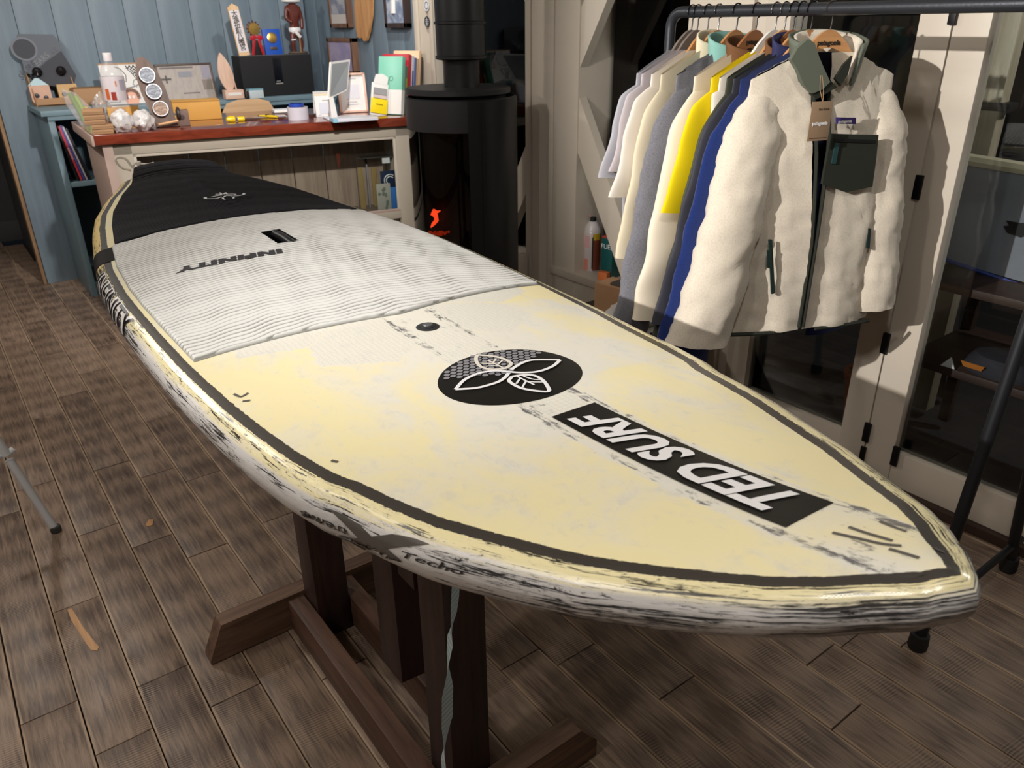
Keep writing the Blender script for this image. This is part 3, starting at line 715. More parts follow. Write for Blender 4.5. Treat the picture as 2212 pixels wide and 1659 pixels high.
rail_poly('rail_mark', [c8(*p) for p in ((400, 85), (520, 130), (760, 270), (900, 410), (1070, 540), (1240, 690), (1050, 640), (880, 560), (740, 415), (560, 230))], m_rg, .0012)
rail_poly('rail_mark', [c8(*p) for p in ((600, 425), (740, 415), (890, 405), (1130, 375), (1380, 430), (1540, 492), (1390, 502), (1050, 535), (900, 560), (740, 480))], m_rg, .0013)
def rail_word(body, p0, p1, h, updir, off):
    me = text_mesh(body, .1, .0, off, .15, 'CENTER', 1., 1); xs = [v.co.x for v in me.vertices]; ys = [v.co.y for v in me.vertices]; a, b_, c, d = min(xs), max(xs), min(ys), max(ys); p0 = np.array(p0, float); p1 = np.array(p1, float); ud = np.array(updir, float)
    for v in me.vertices: q = p0+(p1-p0)*((v.co.x-a)/(b_-a))+ud*h*((v.co.y-c)/(d-c)-.5); v.co = Vector(rail_px(q[0], q[1], .0018))
    return on_board(link('lettering', me, M('rail print dark', (54, 51, 50), .3)))
rail_word('treme', c8(628, 352), c8(138, 150), 16, (.25, .95), .0015); rail_word('Techo', c8(1225, 590), c8(1920, 800), 14, (.30, -.92), .0015)
# bare scratches near the nose
def c17(x, y): return deck_px(1700+x/3.6875, 1000+y/3.6875)
for p_, cv_ in [(q, c17) for q in ([(490, 515), (620, 560), (720, 590), (840, 625)], [(360, 560), (560, 605), (760, 650), (910, 665)], [(810, 690), (900, 715), (1050, 762)], [(735, 470), (850, 515), (950, 550)], [(1175, 680), (1215, 705), (1250, 715)])]+[(q, deck_px) for q in ([(505, 852), (520, 858), (536, 850)], [(524, 868), (532, 867), (540, 866)], [(716, 996), (724, 998), (730, 999)])]:
    on_board(strokes('scratch', [p_], .0042, .0012, m_rg, None, cv_))
# rope loop at the tail
m_rope = M('white rope', (226, 220, 208), .8, bump=.5, bscale=500)
tl = bp(2.80, -.185, .0)
def rope(pts, r=.0038):
    P3 = []
    pts = [np.array(p) for p in pts]
    for i in range(len(pts)-1):
        p0 = pts[max(i-1, 0)]; p1 = pts[i]; p2 = pts[i+1]; p3 = pts[min(i+2, len(pts)-1)]
        for t in np.linspace(0, 1, 8, endpoint=False): P3.append(tuple(.5*((2*p1)+(-p0+p2)*t+(2*p0-5*p1+4*p2-p3)*t*t+(-p0+3*p1-3*p2+p3)*t**3)))
    P3.append(tuple(pts[-1])); return MB().tube(P3, r, 8)
def tpx(x, y, s, off=0.):                     # point on the line of sight at the distance of board station s
    q = bp(s, 0); n2 = np.array([BE[0], BE[1], 0]); return hit(x, y, n2, float(n2@np.array(q)))
b1 = rope([tpx(*p, 2.84) for p in ((283, 368), (262, 362), (250, 347), (256, 340), (272, 344), (283, 358), (290, 364))])
b2 = rope([tpx(*p, 2.86) for p in ((284, 362), (293, 352), (302, 350), (297, 357), (303, 354), (318, 355), (333, 352))]); b1.add(b2.v, b2.f)
b1.lathe([(0, -.008), (.006, -.006), (.008, 0), (.006, .006), (0, .008)], tuple(tpx(299, 354, 2.86)), 10)
on_board(b1.build('leash_rope', m_rope)); tag(col.objects['leash_rope'], 'white knotted rope loop')

def part(t, name, mb, m, smooth=40, parent=None):
    """mesh given in world coordinates becomes a part of thing t (or of its part `parent`)"""
    o = mb.build(name, m, parent or t, smooth)
    if parent is None: o.location = tuple(-Vector(t.location))
    return o
def wbox(y0, y1, x0, x1, z0, z1, bev=.003): return MB().box(((x0+x1)/2, (y0+y1)/2, (z0+z1)/2), (x1-x0, y1-y0, z1-z0), bev)

# ================================================================== work stand under the board
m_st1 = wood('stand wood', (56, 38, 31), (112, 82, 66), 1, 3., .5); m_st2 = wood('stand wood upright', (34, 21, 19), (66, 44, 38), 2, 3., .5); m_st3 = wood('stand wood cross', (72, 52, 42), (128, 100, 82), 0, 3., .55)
st = thing('board_stand', 'dark stained timber trestle stand carrying the paddle board', 'stand', (.59, 1.35, 0))
def foot(y0, y1, xa, xb, h=.115):
    b = MB(); b.prism([(xa, .004), (xb, .004), (xb, h*.45), (xb-.05, h), (xa+.045, h), (xa, h*.12)], y0, y1, lambda a, c, d: (a, d, c)); return b
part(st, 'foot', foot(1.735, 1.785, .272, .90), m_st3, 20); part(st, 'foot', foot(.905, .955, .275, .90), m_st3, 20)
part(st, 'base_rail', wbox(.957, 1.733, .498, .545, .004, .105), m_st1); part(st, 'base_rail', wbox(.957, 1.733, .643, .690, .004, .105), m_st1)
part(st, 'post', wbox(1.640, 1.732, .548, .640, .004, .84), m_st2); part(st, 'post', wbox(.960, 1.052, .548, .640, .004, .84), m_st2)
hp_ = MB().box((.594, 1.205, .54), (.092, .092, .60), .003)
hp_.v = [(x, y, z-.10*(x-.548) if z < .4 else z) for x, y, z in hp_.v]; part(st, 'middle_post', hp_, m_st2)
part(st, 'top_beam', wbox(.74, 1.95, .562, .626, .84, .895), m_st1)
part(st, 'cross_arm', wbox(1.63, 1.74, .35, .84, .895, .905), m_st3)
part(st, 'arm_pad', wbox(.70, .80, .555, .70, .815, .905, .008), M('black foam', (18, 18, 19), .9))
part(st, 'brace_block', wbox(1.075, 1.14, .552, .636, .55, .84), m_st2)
# strap hanging from the front of the stand
def strapmat():
    t = NT('reflective strap'); v = t.coord()
    wv = t.node('ShaderNodeTexWave', wave_type='BANDS', bands_direction='Z', ins={'Vector': v, 'Scale': 28., 'Distortion': 2.5, 'Detail': 1.}).outputs['Fac']
    c = t.mix(t.noise(v, 6, 1), lin((206, 206, 212)), lin((160, 206, 208))); c = t.mix(t.ramp(wv, .8, .95), c, lin((150, 150, 158)))
    t.base(c); t.set(Roughness=.4); return t.m
sq = []; pxs = [(985, 1240, 26, 0.), (983, 1300, 27, .25), (980, 1340, 24, .5), (972, 1385, 7, 1.3), (966, 1430, 14, 1.9), (967, 1490, 30, 2.6), (966, 1560, 30, 2.9), (962, 1610, 20, 3.1), (958, 1652, 6, 3.3), (960, 1700, 10, 3.6)]
yy = .935
pp = [ony(x, y, yy) for x, y, a, b in pxs]
nst = 40
for i in range(nst):
    u = i/(nst-1)*(len(pxs)-1); k = int(min(u, len(pxs)-2)); f = u-k; c = pp[k]*(1-f)+pp[k+1]*f; ww = pxs[k][2]*(1-f)+pxs[k+1][2]*f; an = pxs[k][3]*(1-f)+pxs[k+1][3]*f
    hw2 = .017; tw = math.acos(max(-1, min(1, ww/32.)))
    for s_ in (-1, -.33, .33, 1): sq.append((c[0]+s_*hw2*math.cos(tw), c[1]+s_*hw2*math.sin(tw)*.9, max(.006, c[2])))
strap = thing('hanging_strap', 'silvery woven strap hanging twisted in front of the stand', 'strap', (pp[0][0], yy, pp[-1][2]))
part(strap, 'webbing', MB().grid(sq, nst, 4), strapmat(), 60)

# grey folding leg of the stool at the left edge
lg = thing('folding_stool', 'grey tubular steel leg of a folding stool at the left edge', 'stool', tuple(onz(122, 1148, 0)))
fp = onz(122, 1148, .0); f2 = onz(30, 1010, .27); f2 = fp+(np.array(onz(28, 1006, .27))-fp); up_ = (f2-fp)/np.linalg.norm(f2-fp)
m_tube = M('grey painted steel', (196, 198, 202), .35)
part(lg, 'leg', MB().tube([fp+up_*.012, fp+up_*.30], .0135, 14), m_tube); part(lg, 'upper_tube', MB().tube([fp+up_*.32, fp+up_*.75], .0165, 14), m_tube)
part(lg, 'bracket', MB().tube([fp+up_*.325+np.array([-.09, -.02, .0]), fp+up_*.325+np.array([.014, .002, 0]), fp+up_*.325+np.array([.026, .006, .006])], .011, 10), m_tube)
part(lg, 'rubber_foot', MB().lathe([(.016, 0), (.0175, .004), (.0165, .022), (.014, .024)], tuple(fp), 16), M('dark rubber', (52, 52, 50), .7))

# ================================================================== wood stove
SC = np.array([2.052, 3.135]); SR = .254
def spt(x, y, rr=SR-.035):                    # line of sight meeting the stove's round shell of radius rr
    r = ray(x, y); o = CAM[:2]-SC; d = r[:2]; A_ = d@d; B_ = 2*o@d; C_ = o@o-rr*rr; D_ = max(0, B_*B_-4*A_*C_); t = (-B_-math.sqrt(D_))/(2*A_); return CAM+t*r
def sang(x, y): p = spt(x, y, SR); return math.atan2(p[1]-SC[1], p[0]-SC[0])
stove = thing('wood_stove', 'round black wood burning stove with glass front and flue pipe', 'stove', (SC[0], SC[1], 0))
m_iron = M('black iron', (27, 28, 31), .42, .3, bump=.06, bscale=220); m_iron2 = M('black iron rim', (36, 36, 39), .5, .2, bump=.06, bscale=220)
def rot2(a): return Matrix.Rotation(a, 3, 'Z')
ZTB = 1.248; ZG = 1.118                         # top of the shell, top of the glass
ga1 = sang(1013, 330); ga0 = ga1-1.95           # glass sector: right edge as seen, left edge round the side
MB().lathe([(SR, .05), (SR, ZTB), (SR-.012, ZTB+.005)], (0, 0, 0), 60, None, (1, 1), ga1, ga0+math.tau).build('body', m_iron, stove, 30)
MB().lathe([(SR, ZG), (SR, ZTB), (SR-.012, ZTB+.005)], (0, 0, 0), 40, None, (1, 1), ga0, ga1).build('top_band', m_iron2, stove, 30)
MB().lathe([(SR, .05), (SR, .42)], (0, 0, 0), 40, None, (1, 1), ga0, ga1).build('lower_band', m_iron, stove, 30)
MB().lathe([(SR-.006, .42), (SR-.006, ZG)], (0, 0, 0), 40, None, (1, 1), ga0, ga1).build('door_glass', glass('stove glass', (.30, .24, .24), 1.5), stove, 30)
MB().lathe([(SR-.07, .40), (SR-.07, ZG+.01)], (0, 0, 0), 50).build('firebox_liner', M('sooty liner', (26, 20, 20), .8), stove, 30)
for dz in (.40, ZG+.005): MB().lathe([(.0, 0), (SR-.004, 0), (SR-.004, .01), (0, .01)], (0, 0, dz), 50).build('firebox_plate', M('sooty liner', (26, 20, 20), .8), stove, 30)
a = sang(1047, 400); c = Vector((math.cos(a), math.sin(a), 0)); MB().box((c.x*(SR+.0005), c.y*(SR+.0005), .645), (.006, .014, 1.19), 0, rotc=rot2(a)).build('door_seam', M('black gap', (6, 6, 7), .9), stove, 0)
MB().lathe([(SR-.05, ZTB-.005), (SR-.05, ZTB+.012), (0, ZTB+.012)], (0, 0, 0), 48).build('top_well', M('black gap', (6, 6, 7), .9), stove, 30)
for k in range(3):
    a = k*2.094+.4; MB().tube([(math.cos(a)*.15, math.sin(a)*.15, ZTB+.01), (math.cos(a)*.15, math.sin(a)*.15, ZTB+.016)], .012, 8).build('spacer', m_iron, stove)
MB().lathe([(0, ZTB+.014), (SR-.024, ZTB+.014), (SR-.016, ZTB+.019), (SR-.016, ZTB+.038), (SR-.022, ZTB+.043), (0, ZTB+.043)], (-.012, .006, 0), 60).build('top_plate', m_iron2, stove, 30)
MB().lathe([(SR-.01, .0), (SR-.01, .05), (0, .05)], (0, 0, 0), 40).build('plinth', m_iron, stove, 30)
pxo = (.004, -.004, 0)
MB().lathe([(.082, ZTB+.043), (.082, 1.385), (.084, 1.402), (.100, 1.404), (.106, 1.408)], pxo, 40, capb=False).build('flue_collar', m_iron, stove, 30)
MB().lathe([(.107, 1.405), (.114, 1.409), (.114, 1.418), (.108, 1.423), (.108, 1.546), (.114, 1.549), (.114, 1.556), (.108, 1.560), (.108, 2.66)], pxo, 48, capb=False, capt=False).build('flue_pipe', m_iron, stove, 30)
# flame behind the glass
m_fl = M('flame', (255, 90, 40), .5, emit=((255, 84, 40), 3.2)); m_em = M('ember', (120, 30, 10), .7, emit=((255, 70, 20), .5))
fpts = [spt(x, y) for x, y in ((931, 491), (936, 484), (943, 476), (941, 466), (936, 462), (938, 456), (945, 458), (951, 455))]
b = MB().tube(fpts, [.003, .009, .010, .011, .014, .011, .006, .002], 8); o = b.build('flame', m_fl, stove); o.location = tuple(-Vector(stove.location))
b = MB()
for i in range(26):
    p = spt(925+random.random()*45, 500+random.random()*8); b.lathe([(0, -.006), (.006, -.003), (.006, .003), (0, .006)], tuple(p), 6)
o = b.build('ember', m_em, stove); o.location = tuple(-Vector(stove.location)); o['kind'] = 'stuff'
b = MB()
for i in range(3): a = i*.9; b.tube([(-.10*math.cos(a), -.10*math.sin(a), .45+.04*i), (.10*math.cos(a), .10*math.sin(a), .46+.04*i)], .03, 8)
b.build('log', M('charred log', (34, 26, 22), .9, bump=.5), stove)

# ================================================================== counter
ZS = 1.04; ZT = 1.087
FL_ = onz(206, 315, ZS); FR_ = onz(877, 272, ZS); U = (FR_-FL_); LU = np.linalg.norm(U); U = U/LU; VD = np.array([0.06, 1., 0]); VD /= np.linalg.norm(VD)
FR_ = FL_+U*(LU+.06); LU += .06
NF = np.array([U[1], -U[0], 0]);                 # outward normal of the counter front
def cm(u, v, z): p = FL_[:2]+U[:2]*u+VD[:2]*v; return (p[0], p[1], z)
def cfront(x, y, v=.03):                          # line of sight -> counter front plane (u, z)
    n2 = np.array([U[1], -U[0], 0]); p = hit(x, y, n2, float(n2@np.array(cm(0, v, 0)))); return float((p-np.array(cm(0, v, 0)))@U), float(p[2])
counter = thing('shop_counter', 'cream shop counter with glossy red-brown top and display front', 'counter', cm(LU/2, .4, 0))
def cbox(u0, u1, v0, v1, z0, z1, bev=.002): return MB().box(((u0+u1)/2, (v0+v1)/2, (z0+z1)/2), (u1-u0, v1-v0, z1-z0), bev, None, cm)
m_red = wood('red brown top', (92, 36, 24), (140, 62, 42), 0, 2., .16, .02, False, .6)
m_raw = M('pale pinkish wood', (172, 150, 140), .6, var=.1, stretch=(1, 1, .2)); m_cc = M('counter cream', (176, 166, 152), .5, var=.05)
DEP = .78
part(counter, 'counter_top', cbox(0, LU, 0, DEP, ZS, ZT, .004), m_red); part(counter, 'top_end', cbox(-.012, 0, .0, DEP, ZS-.004, ZT-.003, .002), m_raw)
u1, zt1 = cfront(286, 330); u2, _ = cfront(862, 400); _, zb = cfront(870, 455); _, zb2 = cfront(884, 480)
part(counter, 'side_panel', cbox(.035, .065, .04, DEP-.03, 0, ZS), m_raw); part(counter, 'side_panel', cbox(LU-.05, LU-.02, .04, DEP-.03, 0, ZS), m_cc)
part(counter, 'front_panel', cbox(.035, u1-.10, .03, .05, 0, ZS), m_cc)
part(counter, 'corner_post', cbox(.030, .075, .022, .05, 0, ZS), m_raw)
zt1 = ZS-.055
part(counter, 'frame_top', cbox(u1-.10, LU-.02, .028, .052, zt1, ZS), m_cc); part(counter, 'frame_stile', cbox(u1-.10, u1, .028, .052, 0, ZS), m_cc)
part(counter, 'frame_stile', cbox(u2, LU-.02, .028, .052, 0, ZS), m_cc); part(counter, 'frame_bottom', cbox(u1, u2, .028, .052, zb2+.03, zb), m_cc)
part(counter, 'inner_bead', cbox(u1, u2, .032, .044, zt1-.014, zt1), m_cream); part(counter, 'inner_bead', cbox(u2-.014, u2, .032, .044, zb, zt1), m_cream); part(counter, 'inner_bead', cbox(u1, u1+.014, .032, .044, zb, zt1), m_cream); part(counter, 'inner_bead', cbox(u1, u2, .030, .044, zb, zb+.014), m_raw)
part(counter, 'kick_panel', cbox(u1, u2, .06, .08, 0, zb2+.03), m_cc)
part(counter, 'display_shelf', cbox(u1-.05, LU-.04, .055, .30, zb-.03, zb-.004), M('display shelf', (120, 104, 92), .6))
uu_ = u1-.05; m_bk = wood('display back boards', (138, 118, 104), (172, 152, 136), 2, 3., .6)
while uu_ < LU-.06:
    part(counter, 'back_board', cbox(uu_, min(uu_+.175, LU-.045), .30, .315, zb-.03, ZS, .003), m_bk); uu_ += .18
part(counter, 'display_glass', cbox(u1, u2, .038, .041, zb, zt1, 0), glass('display glass', (.93, .95, .94), 1.45))
# things inside the display
def cpt(u, v, z): return np.array(cm(u, v, z))
zsh = zb-.004
def pxu(x, v, y=430): return cfront(x, y, v)[0]
def dpack(name, label, cat, x0, x1, y0, y1, v, colr, lean=0., m=None, group=None):
    a, zt_ = cfront(x0, y0, v); b_, zb_ = cfront(x1, y1, v); t = thing(name, label, cat, cm((a+b_)/2, v, zsh), 0., group)
    zb_ = zsh+.001
    o = MB().box(((a+b_)/2, v, (zb_+zt_)/2), (b_-a, .006, zt_-zb_), .001, None, cm)
    o.v = [(p[0]+NF[0]*0-VD[0]*0, p[1]+lean*(p[2]-zb_), p[2]) for p in o.v]
    return t, part(t, 'panel', o, m or M(name+' '+colr.__str__(), colr, .4)), (a, b_, zb_, zt_)
t, q_, (a, b_, z0_, z1_) = dpack('printed_pack', 'dark blue wave card standing at the back of the display', 'card', 821, 858, 370, 450, .13, (30, 44, 72))
bb = MB(); cx_ = (a+b_)/2+.01; cz = z1_-.055
for r0, a0_, a1_, rr in ((.022, .6, 3.9, .006), (.034, .9, 3.6, .006)):
    pts_ = [cm(cx_+r0*math.cos(k), .124, cz+r0*math.sin(k)) for k in np.linspace(a0_, a1_, 14)]; bb.tube(pts_, rr/2, 6)
part(t, 'wave_print', bb, m_stw, parent=q_)
dpack('sky_card', 'bright blue card at the right end of the display', 'card', 842, 860, 405, 448, .10, (64, 124, 200))
t, q_, (a, b_, z0_, z1_) = dpack('floral_pack', 'pale floral packet leaning in the display', 'packet', 812, 846, 398, 449, .085, (176, 172, 162))
bb = MB()
for k in range(9): bb.lathe([(0, 0), (.008+.004*random.random(), 0), (0, .0012)], cm(a+.012+random.random()*(b_-a-.024), .0805, z0_+.015+random.random()*(z1_-z0_-.03)), 8, Matrix.Rotation(math.pi/2, 3, 'X'))
part(t, 'flower_print', bb, M('sage print', (120, 130, 116), .6), parent=q_)
for i, (x0, x1, y0, y1, c) in enumerate(((772, 788, 362, 420, (150, 128, 84)), (790, 799, 355, 425, (142, 136, 138)), (801, 817, 362, 428, (148, 126, 80)))):
    dpack('hook_pack', ('tan packet hanging leftmost in the display', 'grey packet hanging between two tan packets', 'tan packet hanging beside the blue wave card')[i], 'packet', x0, x1, y0, y1, .20+.02*i, c)
a, z1_ = cfront(778, 343, .22); b_, _ = cfront(852, 346, .22)
rk_ = thing('display_rack', 'small clear rack with wire hooks inside the display', 'rack', cm((a+b_)/2, .26, zsh))
part(rk_, 'shelf', MB().box(((a+b_)/2, .26, z1_), (b_-a, .09, .006), .001, None, cm), M('clear acrylic edge', (176, 176, 172), .2)); part(rk_, 'post', MB().box((a+.06, .29, (zsh+z1_)/2), (.008, .008, z1_-zsh), 0, None, cm), M('steel grey', (90, 92, 98), .3, .8))
part(rk_, 'price_card', MB().box((b_-.055, .212, z1_-.02), (.045, .003, .03), 0, None, cm), m_stw)

# ================================================================== low blue bookcase along the back wall
BY = 5.36; BXL = .655; BXR = XR-.02; BZ = float(ony(91.5, 240, BY)[2])
bc = thing('bookcase', 'low blue painted bookcase along the back wall', 'bookcase', ((BXL+BXR)/2, (BY+YB)/2, 0))
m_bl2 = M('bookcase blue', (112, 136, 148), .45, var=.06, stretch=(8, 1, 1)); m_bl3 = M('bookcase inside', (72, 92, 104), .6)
part(bc, 'top', wbox(BY-.02, YB-.002, BXL-.03, BXR, BZ-.03, BZ), m_bl2)
for x in (BXL, BXL+.62, BXL+1.22, BXR-.04): part(bc, 'upright', wbox(BY, YB-.01, x, x+.035, 0, BZ-.03), m_bl2)
zsf = float(ony(150, 395, BY)[2])
part(bc, 'shelf', wbox(BY+.005, YB-.01, BXL+.036, BXR-.042, zsf-.03, zsf), m_bl2); part(bc, 'plinth', wbox(BY+.01, YB-.01, BXL+.036, BXR-.042, 0, .09), m_bl2)
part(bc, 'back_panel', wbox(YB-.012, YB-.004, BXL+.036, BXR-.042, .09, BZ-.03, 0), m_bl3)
part(bc, 'top_moulding', wbox(BY-.012, BY, BXL, BXR-.01, BZ-.055, BZ-.03), m_bl2)
# magazines leaning on the shelf
for i, (x, w_, c, an, h_, lab) in enumerate(((.050, .014, (28, 28, 32), .135, .29, 'black magazine leaning leftmost in the blue bookcase'), (.068, .012, (196, 60, 72), .16, .32, 'red magazine leaning in the blue bookcase'), (.083, .010, (86, 78, 150), .175, .325, 'purple magazine leaning in the blue bookcase'), (.098, .010, (176, 176, 186), .19, .32, 'grey magazine leaning in the blue bookcase'), (.118, .014, (40, 40, 46), .22, .31, 'dark magazine leaning rightmost in the blue bookcase'))):
    t = thing('magazine', lab, 'magazine', (BXL+.035+x, BY+.125, zsf+.003), 0., 'magazines leaning in the bookcase'); r_ = Matrix.Rotation(-an, 3, 'Y')
    MB().box((0, 0, h_/2), (w_, .20, h_), .001, r_).build('cover', M('magazine %d' % i, c, .35), t); MB().box((0, .004, h_/2), (w_*.75, .198, h_-.006), 0, r_).build('pages', M('paper edge', (205, 200, 192), .8), t)
    if i == 1: lettering('lettering', 'MAGAZINE', m_stw, t, frame_mp(r_ @ Vector((0, -.1005, h_/2)), r_ @ Vector((0, 0, -1)), r_ @ Vector((1, 0, 0))), size=.014)

# ================================================================== helpers for things on the counter and bookcase
def place(x, y, z): return onz(x, y, z)
XD = (1, 0, 0)
def dims(P, wpx, hpx, d=XD): return wpx/ppm(P, d), hpx/ppm(P, (0, 0, 1))
def boxthing(name, label, cat, x, y, z, wpx, hpx, dep, m, d=None, bev=.002, group=None, part_name='body', lean=0.):
    """upright box standing on height z: (x,y) is its base centre in view, wpx by hpx its size"""
    P = place(x, y, z); dv = np.array(d if d is not None else XD, float); rz = math.atan2(dv[1], dv[0]); W, Hh = dims(P, wpx, hpx, dv)
    t = thing(name, label, cat, tuple(P), rz, group)
    rm = Matrix.Rotation(-lean, 3, 'X')
    MB().box((0, dep/2, Hh/2), (W, dep, Hh), bev, rm).build(part_name, m, t); return t, W, Hh, rm
UD = tuple(U)

# ================================================================== things on the bookcase
m_kraft = M('kraft card', (166, 128, 94), .75, var=.06); m_kraft2 = M('kraft card dark', (140, 108, 74), .8); m_paper = M('white paper', (226, 224, 222), .7, var=.02); m_ink = M('ink grey', (96, 96, 104), .7); m_gold = M('gold metal', (206, 170, 96), .3, .9, var=.15, vscale=40)
m_gy = M('card grey', (92, 98, 108), .6, var=.05); m_gyd = M('card dark grey', (54, 56, 66), .6)
# ear plug display
P = place(128, 228, BZ+.001); W, Hh = dims(P, 92, 74)
t = thing('earplug_display', 'kraft counter display box with grey header card on the bookcase', 'display box', tuple(P))
D_ = .20
MB().box((0, D_/2, .004), (W, D_, .008), .001).build('tray_base', m_kraft2, t); MB().box((0, .004, .022), (W, .008, .044), .002).build('front_lip', m_kraft, t)
for s_ in (-1, 1):
    MB().prism([(0, 0), (D_, 0), (D_, Hh*1.05), (D_*.8, Hh*1.05), (.01, .05)], s_*W/2-.003, s_*W/2+.003, lambda a, b, d: (d, a, b)).build('side_wall', m_kraft, t, 20)
MB().box((0, D_-.004, Hh*.6), (W, .006, Hh*1.2), .001).build('back_wall', m_kraft2, t)
Wc, Hc = dims(P, 92, 84); cz0 = Hh*.95
hc = MB().prism([(-Wc*.48, 0), (Wc*.46, -.02), (Wc*.5, Hc*.75), (Wc*.38, Hc*.97), (-Wc*.42, Hc*1.0), (-Wc*.5, Hc*.86)], -.003, .003, lambda a, b, d: (a-.01, D_*.62+d+b*.05, cz0+b)).build('header_card', m_gy, t, 20)
def hmp(x, y, z=0): return Vector((x-.02, D_*.62-.0045-z+y*.05, cz0+y))
b = MB(); b.lathe([(0, 0), (.058, 0), (.058, .001)], (0, 0, 0), 28); b.v = [tuple(hmp(p[0]-.075, p[1]*.95+Hc*.62, p[2])) for p in b.v]; b.build('ear_print', m_gyd, hc)
b = MB(); b.lathe([(.058, .0015), (.070, .0015)], (0, 0, 0), 28, capb=False, capt=False); b.v = [tuple(hmp(p[0]-.075, p[1]*.95+Hc*.62, p[2])) for p in b.v]; b.build('ear_outline', M('card mid grey', (112, 116, 126), .6), hc)
ca, sa = math.cos(.62), math.sin(.62)
lettering('lettering', 'EARS', M('print pale', (176, 178, 186), .6), hc, lambda x, y, z: hmp(.005+x*ca-y*sa, Hc*.34+x*sa+y*ca, .002), size=.044, offset=.001)
lettering('lettering', '4.0', M('print pale2', (150, 150, 160), .6), hc, lambda x, y, z: hmp(.082+x*ca-y*sa, Hc*.56+x*sa+y*ca, .002), size=.038)
lettering('lettering', 'SURF', M('print dim', (116, 120, 130), .6), hc, lambda x, y, z: hmp(-.080+x*ca-y*sa, Hc*.12+x*sa+y*ca, .002), size=.048)
b = MB().prism([(-.06, -.01), (.13, -.07), (.17, .02), (.12, .16), (.02, .10), (-.06, .04)], 0, .003, lambda a, b_, d: hmp(a, b_-.04, d+.002)); b.build('lower_print', m_gyd, hc, 20)
for i, (x, c) in enumerate(((-.075, (198, 160, 140)), (.075, (196, 160, 112)))):
    o = MB(); o.prism([(-.055, .03), (-.04, .005), (.04, .005), (.055, .03), (.055, .115), (-.055, .115)], .035, .065, lambda a, b_, d: (a+x, d+b_*.25, b_)); o = o.build('pack', M('pack card %d' % i, c, .7, var=.12, vscale=30), t, 20)
    if i == 0: MB().prism([(-.055, .115), (.055, .115), (.01, .155), (-.01, .155)], .05, .07, lambda a, b_, d: (a+x, d+b_*.25, b_)).build('pack_top', M('pale blue card', (176, 204, 214), .6), o, 20)
    for dx, dz in ((-.025, .06), (.022, .045)): MB().lathe([(0, -.006), (.012, -.004), (.014, 0), (.012, .004), (0, .006)], (x+dx, .045, dz), 10, Matrix.Rotation(math.pi/2, 3, 'X')).build('ear_plug', M('dark plug', (52, 52, 66), .4), o)
for x in (-.06, .07): MB().lathe([(0, -.01), (.02, -.008), (.028, 0), (.02, .008), (0, .01)], (x, .10, .19+.01*x), 12, Matrix.Rotation(math.pi/2, 3, 'X')).build('sample_plug', M('black gloss', (18, 18, 20), .15), t)
# spare kraft boxes behind
t, W, Hh, rm = boxthing('kraft_box', 'open kraft box on the bookcase behind the clear bottle', 'box', 215, 226, BZ+.001, 96, 36, .14, m_kraft); MB().box((0, .07, Hh+.002), (W*.94, .12, .004), .001).build('flap', m_kraft2, t)
# cartoon drawing on a panel
P = place(287, 226, BZ+.001); W, Hh = dims(P, 92, 92)
t = thing('drawing_panel', 'white panel with an ink drawing of a wave and a smiling face', 'drawing', tuple(P)); lean = .16; rm = Matrix.Rotation(-lean, 3, 'X')
pn = MB().box((0, .10, Hh/2), (W, .012, Hh), .001, rm).build('panel', m_paper, t); MB().box((0, .10, Hh+.004), (W, .014, .010), .001, rm).build('top_edge', wood('panel pine', (150, 112, 80), (186, 148, 110), 0), t)
def dmp(x, y, z=0): return rm @ Vector((x*W, .10-.007-z, y*Hh))
def ink(paths, r=.0022, m=m_ink, name='ink_line'):
    b = MB()
    for p in paths: b.tube([tuple(dmp(*q)) for q in p], r, 5)
    return b.build(name, m, pn)
def arcp(cx, cy, r, a0, a1, n=12, ry=None): return [(cx+r*math.cos(a), cy+(ry or r)*math.sin(a)) for a in np.linspace(a0, a1, n)]
ink([[(-.15, .95), (-.02, .90), (.08, .75), (.06, .60), (-.10, .53), (-.45, .55)], [(.12, .92), (.22, .80), (.32, .62), (.38, .50)], [(-.45, .40), (-.1, .42), (.2, .46), (.36, .52)], [(.28, .45), (.20, .52), (.24, .62), (.36, .64), (.44, .56)], [(-.45, .12), (-.2, .10), (-.19, .36)], [(-.38, .38), (-.30, .14)], [(-.33, .38), (-.26, .14)], [(-.28, .38), (-.21, .14)]])
ink([[(.12+.09*i, .97-.075*j), (.165+.09*i, .90-.075*j), (.21+.09*i, .97-.075*j)] for i in range(4) for j in range(5) if i*1.0+.2 > j*.55], .0034, M('ink black', (34, 34, 42), .7), 'net_pattern')
b = MB(); b.lathe([(0, .0), (1, .0), (1, .0006)], (0, 0, 0), 26); b.v = [tuple(dmp(.10+p[0]*.165, .17+p[1]*.17, .002+p[2])) for p in b.v]; fc = b.build('face_print', M('ink peach', (226, 170, 148), .7), pn)
b = MB()
for a in np.linspace(-.1, math.pi+.1, 13): q = MB().lathe([(0, 0), (1, 0), (1, .001)], (0, 0, 0), 10); b.add([tuple(dmp(.10+.165*math.cos(a)+p[0]*.045, .22+.17*math.sin(a)+p[1]*.045, .0035+p[2])) for p in q.v], q.f)
b.build('hair_print', M('ink brown', (150, 118, 104), .7), fc)
b = MB()
for x in (.045, .145): q = MB().lathe([(0, 0), (1, 0), (1, .0006)], (0, 0, 0), 12); b.add([tuple(dmp(x+p[0]*.032, .215+p[1]*.04, .0045+p[2])) for p in q.v], q.f)
b.build('eye_print', m_paper, fc); ink([arcp(.045, .215, .012, 0, 6.3), arcp(.145, .215, .012, 0, 6.3), [(.10, .19), (.085, .15), (.11, .145)], arcp(.10, .10, .06, 3.3, 6.1)], .0025, M('ink black', (34, 34, 42), .7), 'face_line')
